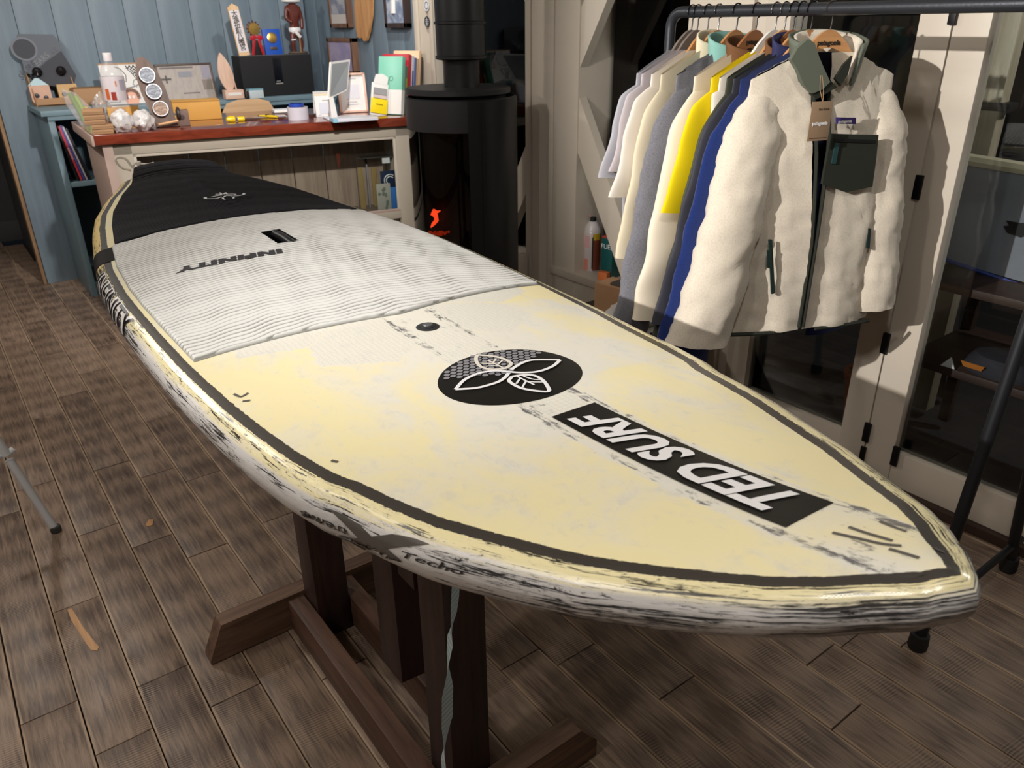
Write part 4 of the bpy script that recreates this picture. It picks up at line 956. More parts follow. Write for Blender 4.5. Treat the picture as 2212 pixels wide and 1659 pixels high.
# framed newspaper
P = place(424, 216, BZ+.001); W, Hh = dims(P, 122, 88)
t = thing('framed_newspaper', 'dark framed old newspaper page leaning on the blue wall', 'framed print', tuple(P)); rm = Matrix.Rotation(-.22, 3, 'X')
m_dwf = wood('dark frame wood', (62, 50, 46), (96, 80, 72), 0)
for c, d in (((0, .12, .006), (W, .02, .012)), ((0, .12, Hh-.006), (W, .02, .012)), ((-W/2+.006, .12, Hh/2), (.012, .02, Hh)), ((W/2-.006, .12, Hh/2), (.012, .02, Hh))): MB().box(c, d, .002, rm).build('frame_bar', m_dwf, t)
def newsmat():
    t2 = NT('old newsprint'); v = t2.coord(); wv = t2.node('ShaderNodeTexWave', bands_direction='Z', ins={'Vector': v, 'Scale': 55., 'Distortion': 1., 'Detail': 2.}).outputs['Fac']
    n = t2.noise(t2.mapping(v, (60, 60, 8)), 1., 3); f = t2.math('MULTIPLY', t2.ramp(wv, .55, .8), t2.ramp(n, .45, .6)); t2.base(t2.mix(t2.math('MULTIPLY', f, .35), lin((172, 162, 156)), lin((96, 90, 92)))); t2.set(Roughness=.5); return t2.m
pg = MB().box((0, .122, Hh/2), (W-.02, .008, Hh-.02), 0, rm).build('page', newsmat(), t)
def nmp(x, y, z=0): return rm @ Vector((x*W, .1172-z, y*Hh))
for x0, x1, y0, y1, c, nm in ((.30, .46, .60, .93, (150, 146, 160), 'photo_print'), (.28, .45, .32, .58, (132, 122, 114), 'photo_print'), (-.12, .12, .66, .80, (140, 142, 152), 'headline_print'), (-.44, -.26, .60, .65, (92, 86, 84), 'headline_print'), (-.42, .16, .88, .92, (112, 106, 106), 'headline_print'), (-.36, -.33, .52, .72, (92, 86, 84), 'headline_print'), (-.10, .20, .24, .27, (110, 104, 104), 'headline_print')):
    MB().add([tuple(nmp(*q, .0006)) for q in ((x0, y0), (x1, y0), (x1, y1), (x0, y1))], [(0, 1, 2, 3)]).build(nm, M('print %d%d%d' % c, c, .6), pg, 0)
# little surfboard trophy
P = place(509, 214, BZ+.001); t = thing('surf_trophy', 'small pale surfboard shaped trophy on a wooden block', 'trophy', tuple(P)); W, Hh = dims(P, 40, 20)
m_pw = wood('pale maple', (196, 160, 140), (226, 196, 176), 2, 2.)
MB().box((0, .03, Hh/2), (W, .06, Hh), .003).build('base', wood('pale maple base', (190, 154, 134), (222, 190, 170), 0, 2.), t); bh = 82/ppm(P, (0, 0, 1)); bw_ = 30/ppm(P, XD)
def leafboard(L, Wd, th, tail=.3, n=24):
    q = []
    for u in np.linspace(0, 1, n):
        hwq = Wd/2*(math.sin(math.pi*min(1, u*.97+.03)**.85)**.7)
        q.append((u*L, max(.002, hwq)))
    return [(x, y) for x, y in q]+[(x, -y) for x, y in q[::-1]]
b = MB().prism([(y, x) for x, y in leafboard(bh, bw_, .01)], -.006, .006, lambda a, c, d: Matrix.Rotation(-.12, 3, 'Y') @ Vector((a-.01, d+.03+c*.06, c+Hh*.9))); b.build('board', m_pw, t, 30)
MB().tube([(.03, .05, Hh), (.012, .045, Hh+bh*.4)], .006, 6).build('support', m_pw, t)
MB().box((-.0, -.0006, Hh*.55), (W*.7, .0012, Hh*.3), 0).build('plate', m_paper, t)
# small tin box
t, W, Hh, rm = boxthing('tin_box', 'small teal and white tin box in front of the speaker', 'box', 556, 212.5, BZ+.001, 30, 18, .06, M('tin white', (186, 198, 204), .35)); MB().box((0, .03, Hh+.004), (W*1.02, .062, .010), .002).build('lid', M('tin teal', (112, 160, 176), .35), t); MB().box((-W*.62, .02, Hh*.5), (.012, .03, Hh*.9), .002).build('dark_side', m_black, t)
# speaker
t, W, Hh, rm = boxthing('loudspeaker', 'wide black loudspeaker on the bookcase', 'speaker', 607, 206, BZ+.001, 152, 86, .16, M('speaker cloth', (17, 17, 21), .8, bump=.3, bscale=500), None, .008)
SPK = t; SPZ = BZ+.001+Hh; SPW = W; SPP = Vector(t.location)
MB().box((0, -.002, Hh*.62), (W*.115, .004, Hh*.62), .002).build('centre_strip', M('speaker gloss', (12, 13, 22), .2), t); MB().box((.0, -.004, Hh*.30), (W*.105, .004, .010), .002).build('badge', M('chrome pale', (196, 192, 190), .25, .7), t); MB().box((-.004, -.004, Hh*.36), (W*.06, .003, .006), .001).build('button_bar', M('grey button', (120, 120, 124), .4), t)
MB().box((0, .08, Hh-.002), (W*.98, .15, .006), .002).build('top_edge', M('speaker top', (92, 92, 94), .5), t)
# things standing on the speaker
def ontop(x, y): p = ony(x, y, SPP.y+.06); p[2] = SPZ+.0015; return p
P = ontop(531, 118); W, Hh = dims(P, 23, 112)
t = thing('wooden_plaque', 'tall white wooden plaque with brushed characters on the speaker', 'plaque', tuple(P)); rm = Matrix.Rotation(-.10, 3, 'Y') @ Matrix.Rotation(-.05, 3, 'X')
b = MB().prism([(-W/2, 0), (W/2, 0), (W/2, Hh*.93), (0, Hh), (-W/2, Hh*.93)], 0, .014, lambda a, c, d: rm @ Vector((a, d+.02, c))); b.build('tablet', wood('plaque pine', (206, 170, 128), (228, 196, 156), 2, 2.), t, 20)
b = MB().prism([(-W*.44, Hh*.07), (W*.44, Hh*.07), (W*.44, Hh*.87), (-W*.44, Hh*.87)], -.001, 0, lambda a, c, d: rm @ Vector((a, d+.0195, c))); fc = b.build('white_face', M('plaque white', (222, 218, 224), .5), t, 0)
for i, ch in enumerate('大漁祈願八幡宮'): lettering('lettering', ch, M('brush ink', (66, 50, 36) if i % 2 == 0 else (120, 92, 56), .5), fc, lambda x, y, z, i=i: rm @ Vector((x, .0178-z, Hh*(.80-.108*i)+y)), size=.042, offset=.0006)
m_redr = M('red ribbon', (178, 24, 40), .35); m_blk2 = M('trophy black', (30, 26, 28), .4)
P = ontop(558, 117); t = thing('medal_trophy', 'gold medal trophy tied with a red ribbon on the speaker', 'trophy', tuple(P)); sc = 1/ppm(P, (0, 0, 1))
MB().box((0, .02, 16*sc), (22*sc, .04, 32*sc), .003).build('base', m_blk2, t)
MB().lathe([(0, -.012), (13*sc, -.010), (14*sc, 0), (13*sc, .010), (0, .012)], (0, .02, 56*sc), 24, Matrix.Rotation(math.pi/2, 3, 'X')).build('medallion', m_gold, t)
b = MB()
for k in range(12): a = k/12*math.tau; b.lathe([(0, -3*sc), (3*sc, 0), (0, 3*sc)], (15*sc*math.cos(a), .03, 57*sc+15*sc*math.sin(a)), 8)
b.build('wreath', M('copper metal', (206, 140, 110), .3, .9), t)
b = MB()
for s_ in (-1, 1):
    b.box((s_*8*sc, -.004, 38*sc), (14*sc, .014, 9*sc), .004, rotc=Matrix.Rotation(s_*.25, 3, 'Y')); b.box((s_*9*sc, -.002, 17*sc), (6*sc, .006, 34*sc), .002, rotc=Matrix.Rotation(-s_*.22, 3, 'Y'))
b.build('ribbon', m_redr, t)
P = ontop(595, 117); W, Hh = dims(P, 40, 56); t = thing('award_plaque', 'blue award plaque with a gold medallion on the speaker', 'plaque', tuple(P)); rm = Matrix.Rotation(-.14, 3, 'X')
MB().box((0, .02, Hh/2), (W*.92, .02, Hh), .002, rm).build('panel', M('award blue', (22, 78, 176), .4), t)
MB().lathe([(0, 0), (W*.24, 0), (W*.26, .004), (W*.2, .007), (0, .008)], tuple(rm @ Vector((0, .010, Hh*.66))), 26, rm @ Matrix.Rotation(math.pi/2, 3, 'X')).build('medallion', m_gold, t)
MB().box((0, .007, Hh*.25), (W*.38, .004, Hh*.11), .001, rm).build('name_plate', M('bronze', (92, 80, 70), .4, .6), t)
# carved figurine
P = ontop(643, 116); sc = 1/ppm(P, (0, 0, 1)); t = thing('carved_figurine', 'dark red carved wooden figurine with white loincloth on the speaker', 'figurine', tuple(P), .1)
def skin_body(name, verts, edges, radii, m, parent, sub=2):
    me = bpy.data.meshes.new(name); me.from_pydata([Vector(v) for v in verts], edges, []); o = bpy.data.objects.new(name, me); col.objects.link(o)
    sk = o.modifiers.new('s', 'SKIN'); o.modifiers.new('b', 'SUBSURF').levels = sub; o.modifiers['b'].render_levels = sub
    for i, r in enumerate(radii): me.skin_vertices[0].data[i].radius = r if hasattr(r, '__len__') else (r, r)
    me.skin_vertices[0].data[0].use_root = True
    dg = bpy.context.evaluated_depsgraph_get(); m2 = bpy.data.meshes.new_from_object(o.evaluated_get(dg)); bpy.data.objects.remove(o); m2.shade_smooth(); return link(name, m2, m, parent)
k = sc
vs = [(0, 0, 48*k), (0, 0, 60*k), (0, -.004, 78*k), (0, 0, 96*k), (0, 0, 106*k), (0, -.004, 116*k), (0, -.004, 128*k),
      (-15*k, 0, 97*k), (-19*k, 0, 76*k), (-10*k, -12*k, 66*k), (15*k, 0, 97*k), (20*k, 0, 74*k), (17*k, -4*k, 52*k),
      (-8*k, 0, 42*k), (-10*k, -3*k, 24*k), (-9*k, 0, 5*k), (8*k, 0, 42*k), (12*k, -2*k, 24*k), (11*k, 0, 5*k), (-10*k, -7*k, 3*k), (11*k, -7*k, 3*k)]
es = [(0, 1), (1, 2), (2, 3), (3, 4), (4, 5), (5, 6), (3, 7), (7, 8), (8, 9), (3, 10), (10, 11), (11, 12), (0, 13), (13, 14), (14, 15), (0, 16), (16, 17), (17, 18), (15, 19), (18, 20)]
rd = [(11*k, 9*k), (11*k, 8*k), (14*k, 10*k), (14*k, 9*k), 5*k, 9*k, 8*k, 6*k, 5*k, 4*k, 6*k, 5*k, 4*k, 7*k, 5.5*k, 4*k, 7*k, 5.5*k, 4*k, 3*k, 3*k]
skin_body('figure', vs, es, rd, M('carved red wood', (92, 42, 34), .3, var=.15), t)
MB().lathe([(12*k, 44*k), (15*k, 52*k), (14*k, 56*k), (11*k, 57*k)], (0, 0, 0), 20, None, (1, .8)).build('loincloth', m_stw, t); MB().tube([(-6*k, -9*k, 50*k), (2*k, -12*k, 40*k), (6*k, -11*k, 36*k)], 4*k, 8).build('cloth_tail', m_stw, t)
MB().lathe([(14*k, 107*k), (22*k, 110*k), (23*k, 114*k), (16*k, 117*k)], (-1*k, 0, 0), 22, None, (1, .75)).build('collar', m_stw, t)
MB().tube([(3*k, -12*k, 3*k), (4*k, -11*k, 48*k)], 2.2*k, 8).build('staff', M('carved olive wood', (120, 96, 62), .4), t); MB().tube([(-16*k, -8*k, 30*k), (-6*k, -10*k, 31*k)], 1.6*k, 6).build('pipe', m_stw, t)
MB().lathe([(22*k, 0), (25*k, 2*k), (22*k, 5*k), (0, 6*k)], (2*k, 0, 0), 18, None, (1, .6)).build('plinth', M('carved base', (86, 74, 62), .5, var=.3, vscale=60), t)

# ================================================================== photos and wooden board on the side wall
XW = XR+.034
def wallframe(lab, x0, x1, y0, y1, dz, m, inner, c2):
    """x0,x1: pixel span of the face ; y: pixel span, on the side wall"""
    A_ = onx(x0, (y0+y1)/2, XW-dz); B_ = onx(x1, (y0+y1)/2, XW-dz); T_ = onx((x0+x1)/2, y0, XW-dz); Bo = onx((x0+x1)/2, y1, XW-dz)
    yc = (A_[1]+B_[1])/2; wv = abs(A_[1]-B_[1]); zc = (T_[2]+Bo[2])/2; hv = abs(T_[2]-Bo[2])
    t = thing('framed_photo', lab, 'framed photo', (XW, yc, zc-hv/2), 0., None); fw = .026
    for c, d in (((-dz/2, 0, fw/2), (dz, wv, fw)), ((-dz/2, 0, hv-fw/2), (dz, wv, fw)), ((-dz/2, -wv/2+fw/2, hv/2), (dz, fw, hv)), ((-dz/2, wv/2-fw/2, hv/2), (dz, fw, hv))): MB().box(c, d, .002).build('frame_bar', m, t)
    p = MB().box((-dz+.008, 0, hv/2), (.006, wv-fw*1.6, hv-fw*1.6), 0).build('photo', inner, t); return t, wv, hv, p, dz
def photomat(name, c1, c2, c3, sc=6):
    t2 = NT(name); v = t2.coord(); n = t2.noise(t2.mapping(v, (1, 1, 2)), sc, 4, .6, .8); f = t2.ramp(n, .35, .6); c = t2.mix(f, lin(c1), lin(c2)); c = t2.mix(t2.ramp(t2.noise(v, sc*1.7, 3), .62, .7), c, lin(c3)); t2.base(c); t2.set(Roughness=.3); return t2.m
m_fr = wood('brown photo frame', (92, 66, 52), (132, 98, 78), 2, 2.)
t, wv, hv, p, dz = wallframe('brown framed surf photo high on the blue side wall nearest the corner', 708, 748, -45, 60, .04, m_fr, photomat('surf photo a', (120, 126, 144), (176, 176, 182), (70, 74, 88)), None)
MB().box((-dz+.003, 0, hv*.18), (.002, wv*.78, hv*.2), 0).build('caption_strip', M('photo mount', (196, 190, 186), .5), p)
t, wv, hv, p, dz = wallframe('brown framed lilac wave photo low on the blue side wall', 708, 762, 82, 160, .045, m_fr, photomat('surf photo b', (150, 142, 178), (172, 162, 186), (64, 60, 76), 4), None)
t, wv, hv, p, dz = wallframe('dark framed blue wave photo beside the cream casing', 828, 874, -40, 60, .04, wood('dark photo frame', (44, 34, 32), (66, 52, 48), 2), photomat('surf photo c', (112, 128, 158), (190, 198, 212), (60, 68, 90)), None)
MB().tube([(-dz+.002, .01, hv*.32), (-dz+.002, 0, hv*.9)], .018, 6).build('pale_board_print', m_paper, p)
# wooden fish-tail board hanging on the wall
pts = [(766, -40), (766, 20), (769, 60), (773, 80), (779, 83), (783, 81), (787, 89), (792, 88), (797, 70), (803, 30), (804, -40)]
q = [onx(x, y, XW-.03) for x, y in pts]; yc = np.mean([p[1] for p in q]); zb_ = min(p[2] for p in q)
t = thing('wooden_surfboard', 'small honey coloured wooden surfboard with a notched tail on the wall', 'surfboard', (XW, yc, zb_))
MB().prism([(p[1]-yc, p[2]-zb_) for p in q], -.034, -.016, lambda a, c, d: (d, a, c)).build('board', wood('honey wood', (168, 116, 66), (206, 156, 104), 2, 2., .35, .05), t, 30); MB().tube([(-.020, 0, .25), (0, 0, .26)], .008, 8).build('hanger_peg', m_black, t)
# stickers on the casing
P = onx(927, 12, XR); t = thing('round_sticker_white', 'round white sticker high on the cream casing', 'sticker', (XR-.0165, P[1], P[2])); r_ = 12/ppm(P, (0, 0, 1))
MB().lathe([(0, 0), (r_, 0), (r_, .001)], (0, 0, 0), 24, Matrix.Rotation(-math.pi/2, 3, 'Y')).build('disc', M('sticker pale', (214, 216, 224), .4), t); MB().lathe([(r_*.55, .0015), (r_*.72, .0015)], (0, 0, 0), 24, Matrix.Rotation(-math.pi/2, 3, 'Y'), capb=False, capt=False).build('ring_print', m_ink, t)
P = onx(928, 47, XR); t = thing('round_sticker_black', 'round black patterned sticker on the cream casing beside the flue', 'sticker', (XR-.0165, P[1], P[2])); r_ = 12/ppm(P, (0, 0, 1))
MB().lathe([(0, 0), (r_, 0), (r_, .001)], (0, 0, 0), 24, Matrix.Rotation(-math.pi/2, 3, 'Y')).build('disc', M('sticker soot', (44, 44, 46), .4), t)
b = MB()
for z in (-.35, 0, .35): b.box((-.0018, 0, z*r_), (.001, r_*1.5*math.cos(z), r_*.1), 0)
b.box((-.002, 0, 0), (.001, r_*.1, r_*1.6), 0); b.build('line_print', M('sticker pale', (214, 216, 224), .4), t)

# ================================================================== things on the counter
ZC = ZT+.001
# kraft cartons in a stack
P = place(222, 290, ZC); W, bh = dims(P, 46, 10.2, U); dep = .13
for i in range(5):
    off = (.004 if i < 2 else -.022)+(.003 if i % 2 else 0); lab = ('kraft carton at the bottom of the stack on the counter corner', 'kraft carton second from the bottom of the counter stack', 'kraft carton in the middle of the counter stack', 'kraft carton second from the top of the counter stack', 'kraft carton on top of the counter stack')[i]
    t = thing('kraft_carton', lab, 'carton', (P[0]+U[0]*off, P[1]+U[1]*off, ZC+i*(bh+.0012)), math.atan2(U[1], U[0])+(.02 if i in (1, 3) else -.015), 'kraft cartons stacked on the counter corner')
    MB().box((0, dep/2, bh/2), (W, dep, bh), .003).build('carton', m_kraft, t); MB().box((0, -.0004, bh*.52), (W*.9, .001, .0016), 0).build('flap_seam', m_kraft2, t); MB().box((-W/2-.0004, dep*.5, bh/2), (.001, dep*.35, bh*.8), 0).build('side_print', M('print maroon', (120, 62, 56), .7), t)
# crumpled white bundles
def crumple(name, label, x, y, wpx, hpx, dep, m, seed, cat='bundle', z=None, sub=4, amp=.20, grp=None):
    P = place(x, y, ZC if z is None else z); W, Hh = dims(P, wpx, hpx, U); t = thing(name, label, cat, tuple(P), math.atan2(U[1], U[0]), grp)
    bm = bmesh.new(); bmesh.ops.create_icosphere(bm, subdivisions=sub, radius=1)
    for v in bm.verts:
        c = v.co.copy(); n = mnoise.noise(c*2.1+Vector((seed, 0, 0)))*amp+abs(mnoise.noise(c*5+Vector((0, seed, 0))))*amp*.6
        c = c*(.92+n); v.co = Vector((c.x*W/2, c.y*dep/2+dep/2, max(0, (c.z*.62+.5))*Hh))
    me = bpy.data.meshes.new(name); bm.to_mesh(me); bm.free(); me.shade_smooth(); me.set_sharp_from_angle(angle=.5); link('wrapping', me, m, t); return t
m_silver = M('white plastic film', (206, 202, 202), .22, var=.12, vscale=30, coat=.4)
crumple('wrapped_bundle', 'crumpled white wrapped bundle beside the carton stack', 268, 287, 54, 44, .11, m_silver, 1.3, grp='white wrapped bundles on the counter')
crumple('wrapped_bundle', 'crumpled white wrapped bundle beside the skateboard shaped holder', 314, 284, 50, 42, .11, m_silver, 7.7, grp='white wrapped bundles on the counter')
# amber boxes
m_amb = M('amber card', (204, 152, 72), .6, var=.05); m_amb2 = M('amber card edge', (170, 122, 56), .7)
t, W, Hh, rm = boxthing('amber_box', 'amber card tray with white paper behind the white bundles', 'box', 272, 264, ZC, 68, 33, .09, m_amb, U); MB().box((.0, .06, Hh+.002), (W*.7, .08, .006), .001).build('paper', m_paper, t)
t, W, Hh, rm = boxthing('amber_box', 'long amber card box beside the wooden chair back', 'box', 430, 259, ZC, 102, 42, .14, m_amb, U); MB().box((0, .07, Hh-.004), (W*1.004, .142, .006), .001).build('lid_edge', m_amb2, t)
# clear bottle
P = place(262, 263, ZC); r_ = 25/ppm(P, XD); hz = 1.14/ppm(P, (0, 0, 1)); t = thing('plastic_bottle', 'clear plastic drink bottle with white cap and printed label', 'bottle', tuple(P))
MB().lathe([(r_*.7, 0), (r_*.98, 5*hz), (r_, 12*hz), (r_*.92, 24*hz), (r_*.97, 40*hz), (r_, 75*hz), (r_*.96, 90*hz), (r_*.72, 104*hz), (r_*.42, 112*hz), (r_*.36, 116*hz)], (0, 0, 0), 28, capt=False).build('bottle', film('bottle plastic', (232, 232, 236), .16), t)
MB().lathe([(r_*.36, 114*hz), (r_*.38, 115*hz), (r_*.38, 128*hz), (r_*.34, 129*hz), (0, 129*hz)], (0, 0, 0), 20).build('cap', M('cap white', (232, 228, 232), .4), t)
lb = MB().lathe([(r_*1.005, 42*hz), (r_*1.015, 44*hz), (r_*1.015, 84*hz), (r_*1.005, 86*hz)], (0, 0, 0), 28, capb=False, capt=False).build('label_wrap', M('bottle label', (212, 204, 210), .35), t)
for a0_, a1_, z0_, z1_, c in ((-2.6, -2.25, 44, 64, (196, 96, 50)), (-2.1, -1.7, 43, 58, (150, 52, 40)), (-1.25, -.7, 60, 80, (168, 164, 178)), (-1.62, -1.5, 68, 78, (206, 120, 60)), (-.55, -.2, 43, 60, (176, 74, 48))):
    MB().lathe([(r_*1.022, z0_*hz), (r_*1.022, z1_*hz)], (0, 0, 0), 6, None, (1, 1), a0_, a1_).build('label_print', M('lab %d%d%d' % c, c, .4), lb)
MB().lathe([(r_*.9, 3*hz), (r_*.9, 16*hz), (0, 16*hz)], (0, 0, 0), 24).build('water', film('water', (200, 206, 210), .12), t)
# bag of green and yellow lures
P = place(196, 270, ZC); t = thing('clear_bag', 'clear plastic bag holding green and yellow sticks behind the carton stack', 'bag', tuple(P)); hz = 1.15/ppm(P, (0, 0, 1))
bq = MB().prism([(-16*hz, 0), (14*hz, 0), (18*hz, 30*hz), (2*hz, 62*hz), (-18*hz, 70*hz), (-24*hz, 40*hz)], -.012, .016, lambda a, b_, d: (a-b_*.25, d+.02, b_)); bq.build('bag', film('bag film', (226, 222, 222), .22), t, 20)
for i, (x, c, h_) in enumerate(((-6, (120, 160, 66), 62), (2, (160, 190, 80), 56), (9, (232, 200, 56), 34))):
    MB().tube([(x*hz, .02, .005), (x*hz-h_*.28*hz, .024, h_*hz)], [5*hz, 4*hz], 10).build('stick', M('lure %d' % i, c, .3), t)
crumple('clear_wrapper', 'crumpled clear wrapper beside the plastic bottle', 226, 266, 40, 54, .07, film('bag film', (226, 222, 222), .22), 3.1, 'wrapper', amp=.5)
# skateboard shaped tin holder
P = place(364, 276, ZC); hz = 1/ppm(P, (0, 0, 1)); wz = 1/ppm(P, U); t = thing('tin_holder', 'walnut skateboard shaped holder with three round tins', 'holder', tuple(P), math.atan2(U[1], U[0]))
rm = Matrix.Rotation(-.20, 3, 'Y') @ Matrix.Rotation(-.22, 3, 'X'); m_wal = wood('walnut', (74, 50, 40), (112, 82, 66), 2, 2.)
ol = [(-22, 0), (22, 0), (25, 40), (27, 80), (24, 115), (14, 142), (5, 153), (-5, 153), (-14, 142), (-24, 115), (-27, 80), (-25, 40)]
dkb = MB().prism([(a*wz, b_*hz) for a, b_ in ol], 0, .016, lambda a, b_, d: rm @ Vector((a, d+.02, b_+.012))).build('deck', m_wal, t, 30)
for i, (zz, c) in enumerate(((112, (150, 158, 176)), (76, (150, 156, 172)), (38, (176, 140, 116)))):
    cen_ = rm @ Vector((0, .012, zz*hz+.012)); r_ = 17.5*hz; rr = rm @ Matrix.Rotation(math.pi/2, 3, 'X')
    tn = thing('round_tin', ('round blue lidded tin at the top of the walnut holder', 'round blue lidded tin in the middle of the walnut holder', 'round copper coloured tin at the bottom of the walnut holder')[i], 'tin', tuple(Vector(P)+Matrix.Rotation(math.atan2(U[1], U[0]), 3, 'Z') @ cen_), math.atan2(U[1], U[0]), 'tins on the walnut holder')
    MB().lathe([(r_*.96, -.008), (r_, -.006), (r_, .010), (r_*.95, .014), (r_*.86, .014), (r_*.84, .011)], (0, 0, 0), 32, rr, capt=False).build('tin', M('tin rim', (176, 178, 184), .3, .8), tn); MB().lathe([(0, .0115), (r_*.85, .0115)], (0, 0, 0), 28, rr, capb=False, capt=False).build('lid_print', photomat('tin lid %d' % i, c, tuple(int(v*.6) for v in c), (214, 214, 220), 60), tn)
for s_ in (-1, 1): MB().lathe([(0, -.008), (12*hz, -.008), (14*hz, -.004), (14*hz, .004), (12*hz, .008), (0, .008)], tuple(rm @ Vector((s_*33*wz, .03, 26*hz))), 18, Matrix.Rotation(math.pi/2, 3, 'Y')).build('wheel', M('wheel dark', (58, 46, 44), .5), t)
MB().tube([tuple(rm @ Vector((-33*wz, .03, 26*hz))), tuple(rm @ Vector((33*wz, .03, 26*hz)))], .005, 8).build('axle', M('steel grey', (90, 92, 98), .3, .8), t)
MB().box((0, .05, .012), (52*wz, .05, .02), .003).build('foot_block', m_wal, t); MB().tube([(-20*wz, -.006, .018), (24*wz, -.006, .032)], .0055, 8).build('dowel', wood('dowel wood', (190, 140, 90), (216, 170, 120), 0), t)
# small brown cube
t, W, Hh, rm = boxthing('paper_cube', 'small brown printed cube beside the tin holder', 'box', 399, 272, ZC, 26, 34, .06, M('brown cube', (122, 98, 90), .6), U); MB().lathe([(0, 0), (.014, 0), (0, .0012)], (-.006, -.0005, Hh*.55), 8, Matrix.Rotation(math.pi/2, 3, 'X')).build('leaf_print', M('dark print', (70, 56, 54), .6), t)
P = place(473, 271, ZC); t = tag(MB().lathe([(.010, 0), (.013, .001), (.013, .004), (0, .005)], (0, 0, 0), 20).build('coin_disc', M('pale coin', (190, 160, 140), .4), None, 40, tuple(P)), 'small pale round disc lying on the counter', 'disc')
# tools
m_yel = M('tool yellow', (232, 200, 30), .35); m_stl = M('tool steel', (170, 160, 158), .25, .9)
A_ = np.array(place(489, 258, ZC+.014)); B_ = np.array(place(574, 255, ZC+.006)); dv = (B_-A_)/np.linalg.norm(B_-A_); L = np.linalg.norm(B_-A_)
t = thing('screwdriver', 'yellow handled screwdriver lying on the counter', 'screwdriver', tuple(A_-np.array([0, 0, .013])))
part(t, 'handle', MB().tube([A_, A_+dv*.02, A_+dv*L*.20, A_+dv*L*.22], [.010, .0165, .0165, .011], 12), m_yel); part(t, 'collar', MB().tube([A_+dv*L*.22, A_+dv*L*.27], .009, 10), M('tool purple', (86, 80, 130), .4)); part(t, 'neck', MB().tube([A_+dv*L*.27, A_+dv*L*.29, A_+dv*L*.44, A_+dv*L*.46], [.009, .0125, .0125, .006], 12), m_yel); part(t, 'shaft', MB().tube([A_+dv*L*.46, B_], [.004, .0035], 8), m_stl)
A_ = np.array(place(561, 250, ZC+.008)); B_ = np.array(place(598, 252, ZC+.008)); dv = (B_-A_)/np.linalg.norm(B_-A_); L = np.linalg.norm(B_-A_); t = thing('utility_knife', 'yellow utility knife lying behind the screwdriver', 'knife', tuple(A_-np.array([0, 0, .008])))
part(t, 'handle', MB().tube([A_, A_+dv*L*.3, A_+dv*L*.75, B_], [.006, .009, .010, .008], 8, flat=.7), m_yel); part(t, 'slider', MB().box(A_+dv*L*.45+np.array([0, 0, .007]), (.02, .008, .005), .001), m_black); part(t, 'blade', MB().box(A_-dv*.006, (.014, .002, .006), 0), m_stl)
P = place(620, 252, ZC); t = thing('key_bunch', 'bunch of shiny keys on the counter', 'keys', tuple(P)); b = MB()
for i in range(4):
    a = i*.8-.6; b2 = MB().box((.020, 0, .004+.003*i), (.030, .007, .0025), .001, Matrix.Rotation(a, 3, 'Z')); b.add(b2.v, b2.f); b.lathe([(.004, 0), (.009, 0), (.009, .0025), (.004, .0025)], (.004*math.cos(a), .004*math.sin(a), .003+.003*i), 12, capb=False, capt=False)
b.build('key', m_stl, t); MB().tube([(.011*math.cos(a), .011*math.sin(a), .012+.010*math.sin(a)) for a in np.linspace(0, math.tau, 20)], .0012, 6).build('ring', m_stl, t)
P = place(654, 260, ZC); W, Hh = dims(P, 44, 28, U); t = thing('tape_dispenser', 'white cylinder tub with a blue rim on the counter', 'tub', tuple(P))
MB().lathe([(W/2, 0), (W/2, Hh), (W/2-.004, Hh), (W/2-.004, Hh-.004)], (0, W/2, 0), 32, capt=False).build('tub', M('tub white', (206, 202, 214), .4), t); MB().lathe([(W*.30, Hh), (W*.36, Hh), (W*.36, Hh+.016), (W*.30, Hh+.016)], (0, W*.6, 0), 28, capb=False, capt=False).build('blue_roll', M('tape blue', (40, 72, 178), .4), t); MB().lathe([(0, Hh-.004), (W/2-.004, Hh-.004)], (0, W/2, 0), 28, capb=False).build('top', M('tub white', (206, 202, 214), .4), t)
# white notepad at the back of the counter
t, W, Hh, rm = boxthing('notepad', 'white notepad on the counter behind the keys', 'notepad', 612, 243, ZC, 38, 5, .09, m_paper, U); MB().box((0, .045, Hh+.001), (W*.98, .088, .002), 0).build('top_sheet', M('paper pale', (214, 216, 222), .7), t)
# folded card stand
P = place(702, 252, ZC); W, Hh = dims(P, 36, 49, U); t = thing('card_stand', 'small white folded card stand on the counter', 'card stand', tuple(P), math.atan2(U[1], U[0]))
rm = Matrix.Rotation(-.12, 3, 'X'); fc = MB().box((0, .002, Hh/2), (W, .003, Hh), 0, rm).build('front_card', m_paper, t); MB().box((0, .066, Hh/2-.002), (W, .003, Hh), 0, Matrix.Rotation(.25, 3, 'X')).build('back_card', m_paper, t)
for y0, y1, x0, x1, c in ((.70, .73, -.05, .3, (150, 150, 158)), (.12, .62, -.27, .33, (206, 208, 220)), (.06, .09, -.35, -.2, (150, 196, 220)), (.93, 1., -.5, .5, (226, 206, 170))): MB().box(((x0+x1)/2*W, .0, (y0+y1)/2*Hh), ((x1-x0)*W, .0012, (y1-y0)*Hh), 0, rm).build('card_print', M('cp %d%d%d' % c, c, .6), fc)
# tablet on a stand, seen from behind
P = place(728, 258, ZC); hz = 1/ppm(P, (0, 0, 1)); wz = 1/ppm(P, U); t = thing('tablet_stand', 'white tablet on a tilted stand at the right of the counter', 'tablet', tuple(P), math.atan2(U[1], U[0]))
